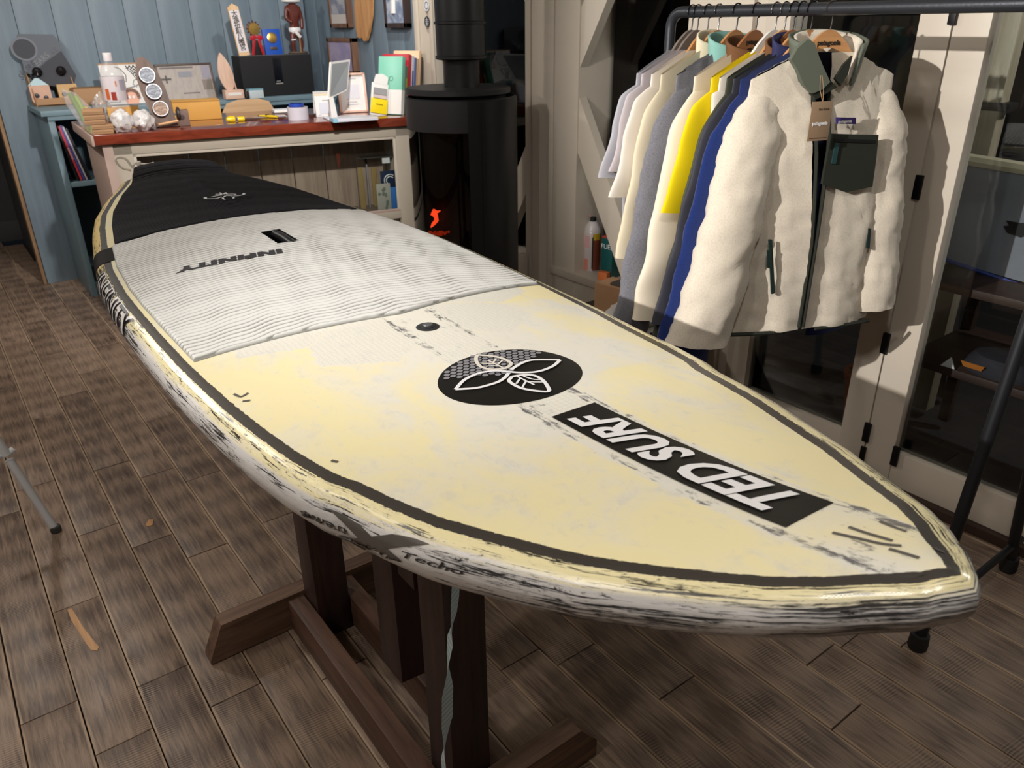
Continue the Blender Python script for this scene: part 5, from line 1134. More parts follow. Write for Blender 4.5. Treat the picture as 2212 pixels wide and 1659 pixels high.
# panel corners (u px, z px, depth m): left edge leans back towards the top
cr = [(-14, 44, -.01), (40, 58, .12), (60, 122, .20), (4, 120, .05)]
cr = [Vector((a*wz, d, b_*hz)) for a, b_, d in cr]; nrm = (cr[1]-cr[0]).cross(cr[3]-cr[0]).normalized()
b = MB().add([tuple(c) for c in cr]+[tuple(c-nrm*.010) for c in cr], [(0, 1, 2, 3), (7, 6, 5, 4), (0, 4, 5, 1), (1, 5, 6, 2), (2, 6, 7, 3), (3, 7, 4, 0)]); b.build('tablet', m_paper, t, 20)
mid = sum(cr, Vector())/4; bb = [mid+(c-mid)*.88+nrm*.0015 for c in cr]; MB().add([tuple(c) for c in bb], [(0, 1, 2, 3)]).build('back_shell', M('tablet grey', (150, 152, 158), .4), t, 0); bb = [mid+(c-mid)*.92-nrm*.0115 for c in cr]; MB().add([tuple(c) for c in bb], [(3, 2, 1, 0)]).build('screen', M('tablet screen', (30, 32, 38), .15), t, 0)
MB().prism([(-12*wz, 0), (2*wz, 0), (-4*wz, 50*hz), (-13*wz, 46*hz)], -.01, .03, lambda a, b_, d: (a, d, b_)).build('stand_leg', m_paper, t, 20); MB().box((14*wz, .05, .004), (70*wz, .13, .008), .002).build('stand_base', M('stand pale', (206, 210, 222), .3), t)
# wood framed notice
P = place(766, 243, ZC); W, Hh = dims(P, 60, 84, U); t = thing('framed_notice', 'pale wood photo frame holding a white notice on the counter', 'frame', tuple(P), math.atan2(U[1], U[0])); rm = Matrix.Rotation(-.10, 3, 'X'); m_pk = wood('pinkish frame', (206, 166, 148), (228, 194, 178), 2, 2.)
for c, d in (((0, .0, .006), (W, .016, .012)), ((0, .0, Hh-.006), (W, .016, .012)), ((-W/2+.006, 0, Hh/2), (.012, .016, Hh)), ((W/2-.006, 0, Hh/2), (.012, .016, Hh))): MB().box(c, d, .002, rm).build('frame_bar', m_pk, t)
nt = MB().box((0, .004, Hh/2), (W-.02, .006, Hh-.02), 0, rm).build('notice', m_paper, t); MB().box((0, .10, Hh/2-.01), (W*.5, .004, Hh*.9), 0, Matrix.Rotation(.22, 3, 'X')).build('easel_back', m_kraft2, t)
for y, wd in ((.27, .26), (.21, .40), (.86, .36)): MB().box((0, .0004, y*Hh), (wd*W, .001, Hh*.022), 0, rm).build('notice_line', M('notice grey', (184, 184, 194), .7), nt)
MB().box((0, .0004, .53*Hh), (.5*W, .001, Hh*.36), 0, rm).build('notice_block', M('notice pale', (214, 214, 222), .7), nt)
# stack of white leaflets under the frame
t, W, Hh, rm = boxthing('leaflet_stack', 'flat stack of white leaflets at the front of the counter', 'leaflets', 770, 262, ZC, 96, 7, .11, M('leaflet white', (222, 222, 232), .4), U); MB().box((-W*.46, .03, Hh*.5), (W*.1, .065, Hh*1.06), 0).build('blue_corner', M('leaflet blue', (150, 200, 226), .4), t)
# leaflet holder
P = place(818, 250, ZC); W, Hh = dims(P, 36, 88, U); t = thing('leaflet_holder', 'clear holder of yellow and white leaflets leaning by the books', 'leaflet holder', tuple(P), math.atan2(U[1], U[0])); rm = Matrix.Rotation(.20, 3, 'Y') @ Matrix.Rotation(-.15, 3, 'X')
MB().box((0, .012, Hh*.40), (W, .006, Hh*.80), .001, rm).build('white_leaflet', m_paper, t); MB().box((0, .004, Hh*.24), (W, .005, Hh*.36), .001, rm).build('yellow_leaflet', M('leaflet yellow', (240, 214, 20), .4), t)
for y, h_, c in ((.47, .08, (206, 190, 190)), (.60, .16, (150, 150, 152)), (.28, .02, (150, 130, 20))): MB().box((0, .0, y*Hh), (W*.8 if h_ > .05 else W*.4, .002, h_*Hh), 0, rm).build('leaflet_print', M('lp %d%d%d' % c, c, .5), t)
MB().prism([(-W*.42, Hh*.78), (W*.42, Hh*.78), (W*.45, Hh*.97), (.1*W, Hh*1.04), (-.3*W, Hh*1.0)], .008, .011, lambda a, b_, d: rm @ Vector((a, d, b_))).build('white_tag', m_paper, t, 20)
# row of books leaning towards the stove
bks = [(13, (120, 190, 168), 'mint green', 124), (12, (86, 104, 88), 'dark green', 104), (14, (176, 34, 52), 'crimson', 128), (12, (214, 210, 222), 'white', 124), (10, (74, 104, 170), 'blue', 120), (8, (206, 170, 120), 'tan', 118), (10, (214, 184, 150), 'cream', 134), (8, (66, 54, 46), 'dark brown', 120)]
P0 = np.array(place(866, 249, ZC)); al = math.atan2(U[1], U[0])+.72; td = np.array([math.cos(al), math.sin(al), 0]); acc = 0.
for i, (th, c, nm, hp2) in enumerate(bks):
    hz = 1/ppm(P0, (0, 0, 1)); W = th*hz*.95; P = P0+td*(acc+W/2); acc += W+.003; Hh = hp2*hz; dp = .17 if i else .155
    t = thing('book', '%s book leaning in the row beside the stove' % nm, 'book', tuple(P), al, 'books leaning at the counter end'); rm = Matrix.Rotation(.20, 3, 'Y')
    cv_ = MB().box((0, dp/2, Hh/2), (W, dp, Hh), .001, rm).build('cover', M('book '+nm, c, .35, var=.05), t); MB().box((0, dp/2+.002, Hh/2), (W*.7, dp-.001, Hh+.001), 0, rm).build('pages', M('paper edge', (205, 200, 192), .8), t)
    if i == 0: MB().box((0, dp/2, Hh*.22), (W+.001, dp+.001, Hh*.42), 0, rm).build('white_band', m_paper, t); MB().lathe([(.010, 0), (.014, 0)], tuple(rm @ Vector((-W/2-.001, dp*.45, Hh*.62))), 16, rm @ Matrix.Rotation(-math.pi/2, 3, 'Y'), capb=False, capt=False).build('ring_print', M('mint dark', (84, 150, 130), .5), cv_)
    if i in (1, 3): MB().box((0, -.0006, Hh*.6), (W*.5, .001, Hh*.3), 0, rm).build('spine_print', M('spine %d' % i, (150, 156, 60) if i == 1 else (70, 76, 120), .5), cv_)
# folding chair back behind the counter
CYY = 5.14; A_ = ony(482, 230, CYY); B_ = ony(594, 230, CYY); ztop = float(ony(540, 214, CYY)[2]); xc = (A_[0]+B_[0])/2; wd = B_[0]-A_[0]
t = thing('wooden_chair', 'pale plywood chair standing behind the counter', 'chair', (xc, CYY, 0)); m_ply = wood('pale plywood', (200, 162, 122), (224, 188, 150), 0, 2., .4, .05)
pl = [(-wd/2, -.16), (wd/2, -.16), (wd/2, -.07), (wd/2-.03, -.02), (wd/2-.10, 0), (-wd/2+.10, 0), (-wd/2+.03, -.02), (-wd/2, -.07)]
b = MB().prism(pl, -.006, .006, lambda a, c, d: (a, d+.12*(a/wd)**2, ztop+c)); b.build('backrest', m_ply, t, 30)
for s_ in (-1, 1):
    MB().box((s_*wd*.40, .03, (ztop-.1)/2), (.03, .03, ztop-.1), .004).build('leg', m_ply, t); MB().box((s_*wd*.40, -.0, .0), (.001, .001, .001), 0)
    MB().box((s_*wd*.40, -.36, .225), (.03, .03, .45), .004).build('leg', m_ply, t)
MB().box((0, -.17, .462), (wd*.95, .42, .024), .006).build('seat', m_ply, t)

# ================================================================== clothes rack
BXK = 2.02; BZK = 1.574; BR_ = .0165
m_bar = M('rack pipe black', (58, 60, 66), .38, .55, bump=.12, bscale=160); m_bar2 = M('rack leg black', (40, 41, 45), .42, .5)
rack = thing('clothes_rack', 'black pipe clothes rack in front of the glass doors', 'clothes rack', (BXK, 1.25, 0))
Y0, Y1 = .52, 1.815
arcs = [(BXK, Y1+.045*math.sin(a), BZK-.045*(1-math.cos(a))) for a in np.linspace(0, math.pi/2, 7)]
part(rack, 'top_bar', MB().tube([(BXK, Y0, BZK)]+[(BXK, y, BZK) for y in np.linspace(.7, Y1-.02, 12)]+arcs+[(BXK, Y1+.045, BZK-.12)], BR_, 18), m_bar)
def leg(y, xa, xb, foot_x=True):
    return MB().tube([(xa, y, .03), (xa+(xb-xa)*.45, y, .70), (xb, y, BZK-.10)], .0155, 14)
for y, nm in ((.63, 'near'), (Y1+.045, 'far')):
    part(rack, 'leg', leg(y, 1.822, BXK), m_bar2); part(rack, 'leg', leg(y, 2.36, BXK), m_bar2)
    part(rack, 'cross_tube', MB().tube([(1.885, y, .38), (2.27, y, .38)] if nm == 'far' else [(2.02, y, .10), (2.40, y, .10)], .011, 10), m_bar2)
    for x in (1.822, 2.36): part(rack, 'foot', MB().tube([(x, y, .0), (x, y, .012), (x, y, .05)], [.022, .026, .024], 12), M('black rubber', (30, 30, 32), .7))
part(rack, 'corner_joint', MB().tube([(BXK, .60, BZK), (BXK, .66, BZK)], .021, 16), m_bar2)

# ================================================================== garments
def fabric(name, rgb, rough=.85, fleece=0., scale=300., var=.06, rib=False):
    if name in MATS: return MATS[name]
    t = NT(name); c = lin(rgb); v = t.coord(); n = t.noise(v, 9, 3)
    cc = t.mix(n, tuple(x*(1-var) for x in c), tuple(min(1, x*(1+var)) for x in c))
    if fleece:
        vo = t.node('ShaderNodeTexVoronoi', ins={'Vector': v, 'Scale': scale, 'Randomness': 1.}).outputs['Distance']; fn = t.noise(v, scale*1.4, 4, .7)
        h = t.math('ADD', t.math('MULTIPLY', vo, .6), t.math('MULTIPLY', fn, .8)); cc = t.mix(t.math('MULTIPLY', t.ramp(h, .55, .95), fleece), cc, tuple(x*.62 for x in c)); t.bump(h, -.85, .006)
        t.b.inputs['Sheen Weight'].default_value = .35; t.b.inputs['Sheen Roughness'].default_value = .5
    else: t.bump(t.noise(v, 700, 2), .15, .002)
    t.base(cc); t.set(Roughness=rough); t.b.inputs['Specular IOR Level'].default_value = .2; MATS[name] = t.m; return t.m
def topz(x, nk=.075, tip=.215, zn=-.105, drop=.062):
    a = abs(x); return zn-.0 if a < nk else zn-drop*((a-nk)/(tip-nk))**1.05
def garment(name, label, cat, y, m, hem=-.88, hw0=.215, hw1=.255, dep=.028, sleeve=None, slr=(.07, .055), thick=.0, rz=0., seed=0., fleece=0., opening=0., x0=BXK, lining=None, gap=.03, dz=0., tip_drop=.062, sle=.95, rsc=1.):
    """torso hanging from the bar: rings run from the shoulder line down to the hem. opening>0 leaves the front open by that half width"""
    t = thing(name, label, cat, (x0, y, BZK), rz, 'garments on the clothes rack')
    nr, na = 46, 72
    def shell(off, m_, nm, open_):
        P = []
        for i in range(nr):
            u = i/(nr-1); uu = u**.8
            hw = hw0+(hw1-hw0)*min(1, u*1.6)+off; d = max(.0105, dep*(.25+.75*min(1, u*4))+thick*math.sin(min(1, u*1.5)*math.pi*.5))+off
            for j in range(na+1):
                fr = j/na
                ov = open_*(1-.92*min(1, u*1.6)); ob_ = ov*.12
                a = (-math.pi/2+ob_)+fr*(math.tau-ob_-ov) if open_ else -math.pi/2+fr*math.tau
                ca, sa = math.cos(a), math.sin(a)
                x = hw*math.copysign(abs(ca)**.75, ca); yv = d*math.copysign(abs(sa)**.8, sa)
                zt_ = topz(x, .075, hw0, -.105+dz, tip_drop); z = zt_+(hem-zt_)*uu
                k = u*(1-u*.3)
                yv += k*(.010*math.sin(x*34+seed+2*u)+.006*math.sin(x*71+seed*2.3-u*3)); x += .006*math.sin(z*19+seed)*k
                if fleece: n = mnoise.noise(Vector((x*38+seed, yv*38+5, z*38)))*fleece; x += ca*n; yv += sa*n; z += .4*n
                P.append((x, yv, z))
        f = [(i*(na+1)+j, i*(na+1)+j+1, (i+1)*(na+1)+j+1, (i+1)*(na+1)+j) for i in range(nr-1) for j in range(na)]
        return MB().add(P, f).build(nm, m_, t, 60)
    shell(0., m, 'body', opening)
    if lining: shell(-.006, lining, 'lining', opening+.02)
    if sleeve:
        for s_ in (-1, 1):
            (dx, zz, dy) = sleeve if s_ < 0 else (sleeve[0]*.45, sleeve[1]+.05, sleeve[2]*.5)
            rk2 = 1. if s_ < 0 else rsc
            sx, sz = hw0-.050+(0 if s_ < 0 else (1-rsc)*.09), -.105+dz-tip_drop-.034
            P = []; n1, n2 = 40, 30
            for i in range(n1):
                u = i/(n1-1); cx = sx+.022*min(1, u*5)+dx*(u**sle); cz = sz+(zz-sz)*u; cy = dy*math.sin(u*math.pi*.55)
                rx = (slr[0]+(slr[1]-slr[0])*u)*rk2; ry = max(.010, min(rx*.72, dep*1.25+thick*.6))
                if u < .16: rx *= .36+.64*(u/.16)**.6; ry *= .22+.78*(u/.16)
                for j in range(n2):
                    a = j/n2*math.tau; x = cx+rx*math.cos(a); yv = cy+ry*math.sin(a); z = cz+.25*rx*math.cos(a)*(1 if u < .5 else .4)
                    x += .004*math.sin(z*40+seed+a)*u; yv += .006*math.sin(z*27+seed*1.7)*u
                    if fleece: n = mnoise.noise(Vector((x*38+seed*3, yv*38, z*38+s_)))*fleece; x += math.cos(a)*n; yv += math.sin(a)*n
                    P.append((s_*x, yv, z))
            f = [(i*n2+j, i*n2+(j+1) % n2, (i+1)*n2+(j+1) % n2, (i+1)*n2+j) for i in range(n1-1) for j in range(n2)]+[tuple((n1-1)*n2+j for j in range(n2))[::-1]]
            MB().add(P, f).build('sleeve', m, t, 60)
    return t
def collar(t, m, h=.06, r=(.085, .05), z=-.125, open_=.6, flare=1.25, name='collar', m2=None, fl=0.):
    P = []; n1, n2 = 7, 40
    for i in range(n1):
        u = i/(n1-1); rr = 1+(flare-1)*u
        for j in range(n2):
            a = -math.pi/2+open_+(math.tau-2*open_)*j/(n2-1); x = r[0]*rr*math.cos(a); y = r[1]*rr*math.sin(a); zz = z+h*u+.03*math.sin(a)*(1-u*.3)-.02*u*u*0
            if fl: n = mnoise.noise(Vector((x*40, y*40, zz*40)))*fl; x += n; y += n
            P.append((x, y, zz))
    o = MB().grid(P, n1, n2).build(name, m, t, 60); md = o.modifiers.new('s', 'SOLIDIFY'); md.thickness = .007; return o
def hanger(y, label, m, hookm, rz=0., mark=False, span=.205, x0=BXK):
    h = thing('clothes_hanger', label, 'hanger', (x0, y, BZK), rz, 'hangers on the clothes rack')
    top = []; bot = []
    for x in np.linspace(-span, span, 37):
        a = abs(x); zt_ = -.050-.078*(1-math.exp(-(a/.072)**2))-.42*max(0, a-.06); top.append((x, zt_)); bot.append((x, min(zt_-.026-.018*math.exp(-(a/.05)**2), -.0)))
    MB().prism(top[::-1]+bot, -.0045, .0045, lambda a, c, d: (a, d, c)).build('yoke', m, h, 30)
    hk = [(0, 0, -.06), (0, 0, -.030)]+[(0+.0, .0195*math.sin(a), .0195*math.cos(a)*1.0) for a in np.linspace(math.pi, -math.pi*.62, 18)]
    hk[2:] = [(0, p[1]*1.02, p[2]+.0005) for p in hk[2:]]
    # hook curls over the bar (bar runs along y in world -> hook lies in the xz plane)
    hk = [(0, 0, -.06), (.004, 0, -.036)]+[(.0195*math.sin(a), 0, .0195*math.cos(a)) for a in np.linspace(math.pi*.93, -math.pi*.62, 18)]
    MB().tube(hk, .0021, 8).build('hook', hookm, h)
    if mark: lettering('lettering', 'patagonia', M('hanger print', (40, 28, 22), .6), h, lambda x, y_, z: Vector((x, -.0049-z, -.082+y_)), size=.018, offset=.0006)
    return h
m_hw = wood('hanger beech', (176, 124, 78), (206, 154, 104), 0, 2., .35, .03); m_hd = wood('hanger taupe', (104, 94, 88), (128, 116, 108), 0, 2., .5, .03); m_hdk = wood('hanger walnut', (140, 92, 58), (168, 116, 78), 0, 2., .35, .03); m_hwh = M('hanger white', (222, 218, 212), .4)
m_chr = M('chrome hook', (190, 190, 192), .12, 1.); m_hk = M('black hook', (40, 40, 42), .3, .8)
yh = [1.775, 1.752, 1.712, 1.672, 1.604, 1.535, 1.470, 1.440, 1.412, 1.386, 1.356, 1.296]
hm = [m_hd, m_hd, m_hw, m_hw, m_hw, m_hdk, m_hwh, m_hw, m_hdk, m_hw, m_hw, m_hw]
hkm = [m_hk, m_hk, m_hk, m_chr, m_hk, m_hk, m_chr, m_chr, m_hk, m_hk, m_hk, m_chr]
hl = ['taupe hanger at the far end of the rack', 'taupe hanger holding the pinkish grey tee', 'beech hanger holding the white tee', 'beech hanger with chrome hook holding the cream sweatshirt', 'beech hanger with printed mark holding the grey fleece', 'walnut toned hanger with printed mark holding the brown collared jacket', 'white hanger holding the yellow tee', 'beech hanger holding the white cotton tee', 'walnut toned hanger holding the olive jacket', 'beech hanger holding the charcoal jacket', 'beech hanger holding the royal blue fleece', 'beech hanger with printed mark holding the cream fleece jacket']
RZ = [-.05, -.06, -.06, -.07, -.10, -.12, -.14, -.15, -.17, -.19, -.22, -.42]
for i, y in enumerate(yh): hanger(y, hl[i], hm[i], hkm[i], RZ[i], i in (4, 5, 11))
f_grey = fabric('heather jersey', (172, 172, 180)); f_pink = fabric('pinkish jersey', (186, 178, 182)); f_white = fabric('white cotton', (226, 218, 206)); f_cream = fabric('cream knit', (214, 202, 176)); f_gfl = fabric('grey fleece', (116, 116, 124), .95, .6, 240., .10)
f_ivory = fabric('ivory canvas', (226, 214, 194)); f_yel = fabric('yellow cotton', (232, 206, 20)); f_oliv = fabric('olive nylon', (66, 68, 58), .55); f_char = fabric('charcoal nylon', (56, 57, 66), .6); f_blue = fabric('royal fleece', (24, 44, 104), .95, .6, 240., .1); f_wfl = fabric('cream fleece', (212, 202, 186), .95, .28, 230., .04)
f_brown = fabric('brown corduroy', (110, 76, 50)); f_teal = fabric('aqua fleece', (128, 176, 168)); f_sage = fabric('sage nylon', (96, 102, 90), .55); f_dk = fabric('dark green trim', (44, 46, 40), .6); f_navy = fabric('navy lining', (20, 22, 34), .6)
SH = (.055, -.50, 0.); LS_ = (.15, -.93, 0.)
g0 = garment('tee_shirt', 'light heather grey tee at the far end of the rack', 'tee', yh[0], f_grey, -.62, dep=.012, sleeve=(.075, -.47, 0), slr=(.075, .085), rz=RZ[0], seed=.3)
g1 = garment('tee_shirt', 'pinkish grey tee behind the white tee', 'tee', yh[1], f_pink, -.62, dep=.011, sleeve=(.06, -.45, 0), slr=(.072, .08), rz=RZ[1], seed=1.3)
g2 = garment('tee_shirt', 'white tee hanging beside the cream sweatshirt', 'tee', yh[2], f_white, -.64, dep=.013, sleeve=(.085, -.52, 0), slr=(.075, .085), rz=RZ[2], seed=2.3)
g3 = garment('sweatshirt', 'cream sweatshirt with ribbed collar', 'sweatshirt', yh[3], f_cream, -.72, dep=.015, sleeve=(.11, -.70, 0), slr=(.07, .06), rz=RZ[3], seed=3.1)
collar(g3, f_cream, .045, (.078, .03), -.115, .1, 1.0, 'ribbed_collar')
g4 = garment('fleece_jacket', 'grey fleece jacket with aqua collar', 'jacket', yh[4], f_gfl, -.86, dep=.024, thick=.008, sleeve=(.165, -.95, -.01), slr=(.082, .075), rz=RZ[4], seed=4.4, fleece=.006); collar(g4, f_teal, .075, (.086, .045), -.150, .5, 1.12)
g5 = garment('canvas_jacket', 'ivory jacket with brown corduroy collar', 'jacket', yh[5], f_ivory, -.84, dep=.022, sleeve=(.14, -.86, -.01), slr=(.078, .07), rz=RZ[5], seed=5.9); collar(g5, f_brown, .070, (.086, .045), -.155, .55, 1.15)
g6 = garment('tee_shirt', 'bright yellow tee between the ivory and olive jackets', 'tee', yh[6], f_yel, -.66, dep=.012, sleeve=(.10, -.53, 0), slr=(.072, .075), rz=RZ[6], seed=6.1)
g7 = garment('tee_shirt', 'white cotton tee tucked behind the olive jacket', 'tee', yh[7], f_white, -.66, dep=.010, sleeve=(.0, -.30, 0), slr=(.05, .05), rz=RZ[7], seed=7.7)
g8 = garment('nylon_jacket', 'olive nylon jacket on the rack', 'jacket', yh[8], f_oliv, -.84, dep=.012, sleeve=(.165, -.90, 0), slr=(.078, .060), rz=RZ[8], seed=8.2); collar(g8, f_brown, .055, (.08, .03), -.140, .6, 1.1)
g9 = garment('nylon_jacket', 'charcoal nylon jacket beside the blue fleece', 'jacket', yh[9], f_char, -.86, dep=.013, sleeve=(.155, -.84, 0), slr=(.085, .085), rz=RZ[9], seed=9.3); collar(g9, fabric('navy collar', (44, 46, 84), .6), .065, (.084, .03), -.14, .6, 1.1)
g10 = garment('fleece_jacket', 'royal blue fleece jacket behind the cream fleece', 'jacket', yh[10], f_blue, -.90, dep=.020, thick=.004, sleeve=(.155, -1.0, 0), slr=(.085, .10), rz=RZ[10], seed=10.5, fleece=.005)
# ---- front jacket, open, facing the shop
fj = garment('fleece_jacket', 'cream deep pile fleece jacket with dark green chest pocket in front', 'jacket', yh[11], f_wfl, -.87, .215, .262, dep=.045, thick=.03, sleeve=(.138, -.885, -.06), slr=(.078, .092), sle=1.15, rz=RZ[11], seed=11.1, fleece=.008, opening=.14, rsc=.74, lining=f_navy)
collar(fj, f_sage, .095, (.092, .06), -.165, .70, 1.22, 'collar', fl=.004)
collar(fj, f_wfl, .088, (.082, .050), -.160, .72, 1.18, 'collar_lining', fl=.006)
# front edges, zip and flap
def fz(u): return -.165+(-.87+.165)*u
def front_y(x, u):
    d = max(.006, .045*(.25+.75*min(1, u*4))+.03*math.sin(min(1, u*1.5)*math.pi*.5)); return -d
for s_, xx in ((-1, .042), (1, .004)):
    b = MB(); b.tube([(s_*(xx*(1-.85*min(1, u*1.6))+.003), front_y(0, u)-.006, fz(u)) for u in np.linspace(.02, .985, 20)], .0055, 6); b.build('front_edging', f_dk, fj)
RF = Matrix.Rotation(RZ[11], 3, 'Z')
def fjl(x, y, yl=-.085):                       # line of sight -> plane of the jacket front, in the jacket's own axes
    n3 = RF @ Vector((0, 1, 0)); o3 = Vector(fj.location)+n3*yl; p = Vector(hit(x, y, tuple(n3), float(n3.dot(o3)))); q = RF.inverted() @ (p-Vector(fj.location)); return q.x, q.z
def patch(name, px, yl, th, m, parent, bulge=0.):
    return MB().prism([fjl(x, y, yl) for x, y in px][::-1], yl-th, yl, lambda a, c, d: (a, d, c)).build(name, m, parent, 25)
patch('collar_flap', [(1702, 128), (1716, 104), (1738, 84), (1752, 92), (1762, 122), (1772, 146), (1786, 176), (1770, 192), (1748, 201), (1730, 184), (1716, 150)], -.058, .016, f_sage, fj)
patch('collar_flap', [(1770, 192), (1788, 172), (1802, 188), (1758, 214), (1746, 202)], -.056, .012, f_dk, fj)
patch('collar_flap', [(1838, 120), (1828, 160), (1812, 186), (1800, 170), (1818, 140)], -.052, .008, f_dk, fj)
pocket = patch('chest_pocket', [(1791, 288), (1842, 290), (1893, 291), (1888, 345), (1880, 402), (1823, 414), (1772, 397), (1782, 340)], -.072, .010, f_dk, fj)
patch('pocket_zip', [(1803, 299), (1886, 302), (1886, 309), (1802, 306)], -.083, .003, M('zip black', (18, 20, 22), .4), pocket); patch('zip_pull', [(1803, 308), (1812, 309), (1804, 354), (1795, 353)], -.084, .004, M('zip teal', (28, 60, 62), .5), pocket)
lab = patch('woven_label', [(1805, 253), (1847, 254), (1847, 268), (1805, 267)], -.068, .004, M('label purple', (58, 42, 110), .6), fj)
lx, lz = fjl(1826, 262, -.073); lettering('lettering', 'patagonia', m_stw, lab, lambda x, y_, z: Vector((lx+x, -.0730-z, lz+y_)), size=.0105, offset=.0003)
patch('hand_zip', [(1659, 517), (1666, 517), (1672, 632), (1665, 634)], -.082, .006, M('zip green', (26, 44, 42), .5), fj); patch('zip_pull', [(1656, 540), (1666, 540), (1667, 580), (1656, 578)], -.089, .004, M('zip green', (26, 44, 42), .5), fj)
patch('hand_zip', [(1873, 492), (1879, 493), (1876, 536), (1870, 535)], -.066, .006, M('zip green', (26, 44, 42), .5), fj)
# hem binding
b = MB()
for s_ in (-1, 1): b.tube([(s_*x, front_y(0, 1)*(1-.35*(x/.26)**2)-.002, -.872) for x in np.linspace(.05, .25, 12)], .006, 6)
b.build('hem_binding', f_dk, fj)
# swing tag
_x, _z = fjl(1765, 305, -.118)
tg_ = thing('swing_tag', 'brown paper swing tag hanging from the cream fleece jacket', 'tag', tuple(Vector(fj.location)+RF @ Vector((_x, -.118, _z))), RZ[11]+.12)
MB().box((0, 0, .05), (.066, .0015, .098), .0005).build('card', M('tag kraft', (150, 124, 98), .7), tg_)
lettering('lettering', 'patagonia', m_stw, tg_, lambda x, y_, z: Vector((x, -.0012-z, .045+y_)), size=.0125, offset=.0004); lettering('lettering', 'Fair Trade', M('tag ink', (92, 72, 56), .7), tg_, lambda x, y_, z: Vector((x+.006, -.0012-z, .080+y_)), size=.008)
MB().box((0, -.001, .008), (.055, .0006, .002), 0).build('print_line', M('tag ink', (92, 72, 56), .7), tg_)
MB().tube([(0, .0, .095), (-.004, .015, .13), (.006, .03, .16)], .0008, 5).build('string', M('tag string', (150, 120, 90), .8), tg_); MB().tube([(0, .0, .095), (.008, .015, .13), (.010, .03, .16)], .0008, 5).build('string', M('tag string', (150, 120, 90), .8), tg_)

# ================================================================== on the window ledge
ZL = .416
P = onz(1278, 582, ZL); hz = 1/ppm(P, (0, 0, 1)); r_ = 18/ppm(P, (0, 1, 0))*.62; r_ = 17.5*hz*1.0
t = thing('spray_can', 'white aerosol can with red straw on the window ledge', 'aerosol can', tuple(P))
MB().lathe([(r_*.94, 0), (r_, 2*hz), (r_, 80*hz), (r_*.97, 82*hz)], (0, 0, 0), 28).build('can', M('can white', (204, 196, 196), .35, .2), t)
MB().lathe([(r_*.97, 82*hz), (r_*.9, 90*hz), (r_*.55, 100*hz), (r_*.5, 102*hz)], (0, 0, 0), 28).build('shoulder', M('can cap', (196, 190, 190), .35), t); MB().lathe([(r_*.35, 102*hz), (r_*.35, 110*hz), (0, 111*hz)], (0, 0, 0), 16).build('nozzle', m_black, t)
va = math.atan2(-P[1], -P[0])
for a0_, a1_, z0_, z1_, c in ((va+.05, va+1.2, 2, 78, (120, 62, 44)), (va-.05, va+.12, 6, 72, (40, 36, 36)), (va+.1, va+1.0, 66, 79, (206, 176, 40)), (va-1.2, va-.5, 2, 26, (206, 130, 116)), (va-1.1, va-.35, 50, 74, (206, 158, 160))): MB().lathe([(r_*1.012, z0_*hz), (r_*1.012, z1_*hz)], (0, 0, 0), 8, None, (1, 1), a0_, a1_).build('label_print', M('can %d%d%d' % c, c, .4), t)
MB().tube([(0, 0, 106*hz), (-.01, .03, 116*hz), (-.02, .065, 128*hz)], .0028, 6).build('straw', M('straw red', (190, 120, 110), .3), t)
P = onz(1322, 596, ZL); hz = 1/ppm(P, (0, 0, 1)); W = 44*hz
t = thing('oil_tin', 'teal rectangular oil tin with red rim on the window ledge', 'tin', tuple(P), .2)
MB().box((0, 0, 42*hz), (W, W*.6, 84*hz), .004).build('tin', M('tin teal dark', (22, 84, 84), .35), t); MB().box((0, 0, 85*hz), (W*1.01, W*.62, 4*hz), .003).build('rim', M('tin red', (176, 70, 60), .35), t); MB().lathe([(6*hz, 86*hz), (6*hz, 96*hz), (0, 97*hz)], (.0, 0, 0), 12).build('spout', M('brass cap', (150, 116, 60), .3, .7), t)
lettering('lettering', 'FUEL', m_stw, t, frame_mp((-W/2-.001, 0, 66*hz), (0, -1, 0), (0, 0, 1)), size=14*hz); lettering('lettering', 'FUEL', m_stw, t, frame_mp((0, -W*.3-.001, 66*hz), (1, 0, 0), (0, 0, 1)), size=14*hz)
P = onz(1304, 604, ZL); t, = (tag(MB().box((0, 0, .02), (.035, .05, .04), .003).build('orange_box', M('orange card', (206, 112, 56), .6), None, 30, tuple(P), .3), 'small orange carton on the ledge in front of the oil tin', 'carton'),)
# low bench below the rack with a carton and a crumpled bag
bn = thing('low_bench', 'low dark bench under the garments along the window wall', 'bench', (2.30, 2.1, 0)); m_bn = wood('bench dark', (36, 30, 28), (58, 48, 44), 1)
part(bn, 'seat', wbox(1.92, 2.62, 2.10, 2.44, .30, .33), m_bn)
for y in (1.95, 2.55):
    for x in (2.12, 2.40): part(bn, 'leg', wbox(y, y+.04, x, x+.035, 0, .30), m_bn)
P = (2.24, 2.24, .331); t = crumple('plastic_bag', 'crumpled white plastic bag on the low bench under the rack', 1390, 728, 110, 48, .22, M('bag white', (206, 202, 198), .35, var=.08, vscale=20), 5.2, 'bag', .331, amp=.45)
t.location = (2.20, 2.12, .331); t.rotation_euler.z = -.9
t = thing('cardboard_box', 'brown cardboard box on the low bench under the rack', 'box', (2.36, 2.36, .331), .15)
MB().box((0, 0, .08), (.13, .20, .16), .003).build('carton', m_kraft, t); MB().box((-.0, -.02, .165), (.09, .10, .012), .002).build('opening_shade', M('box shadow brown', (52, 42, 34), .9), t)  # dark block on the closed top paints the shade of an opening
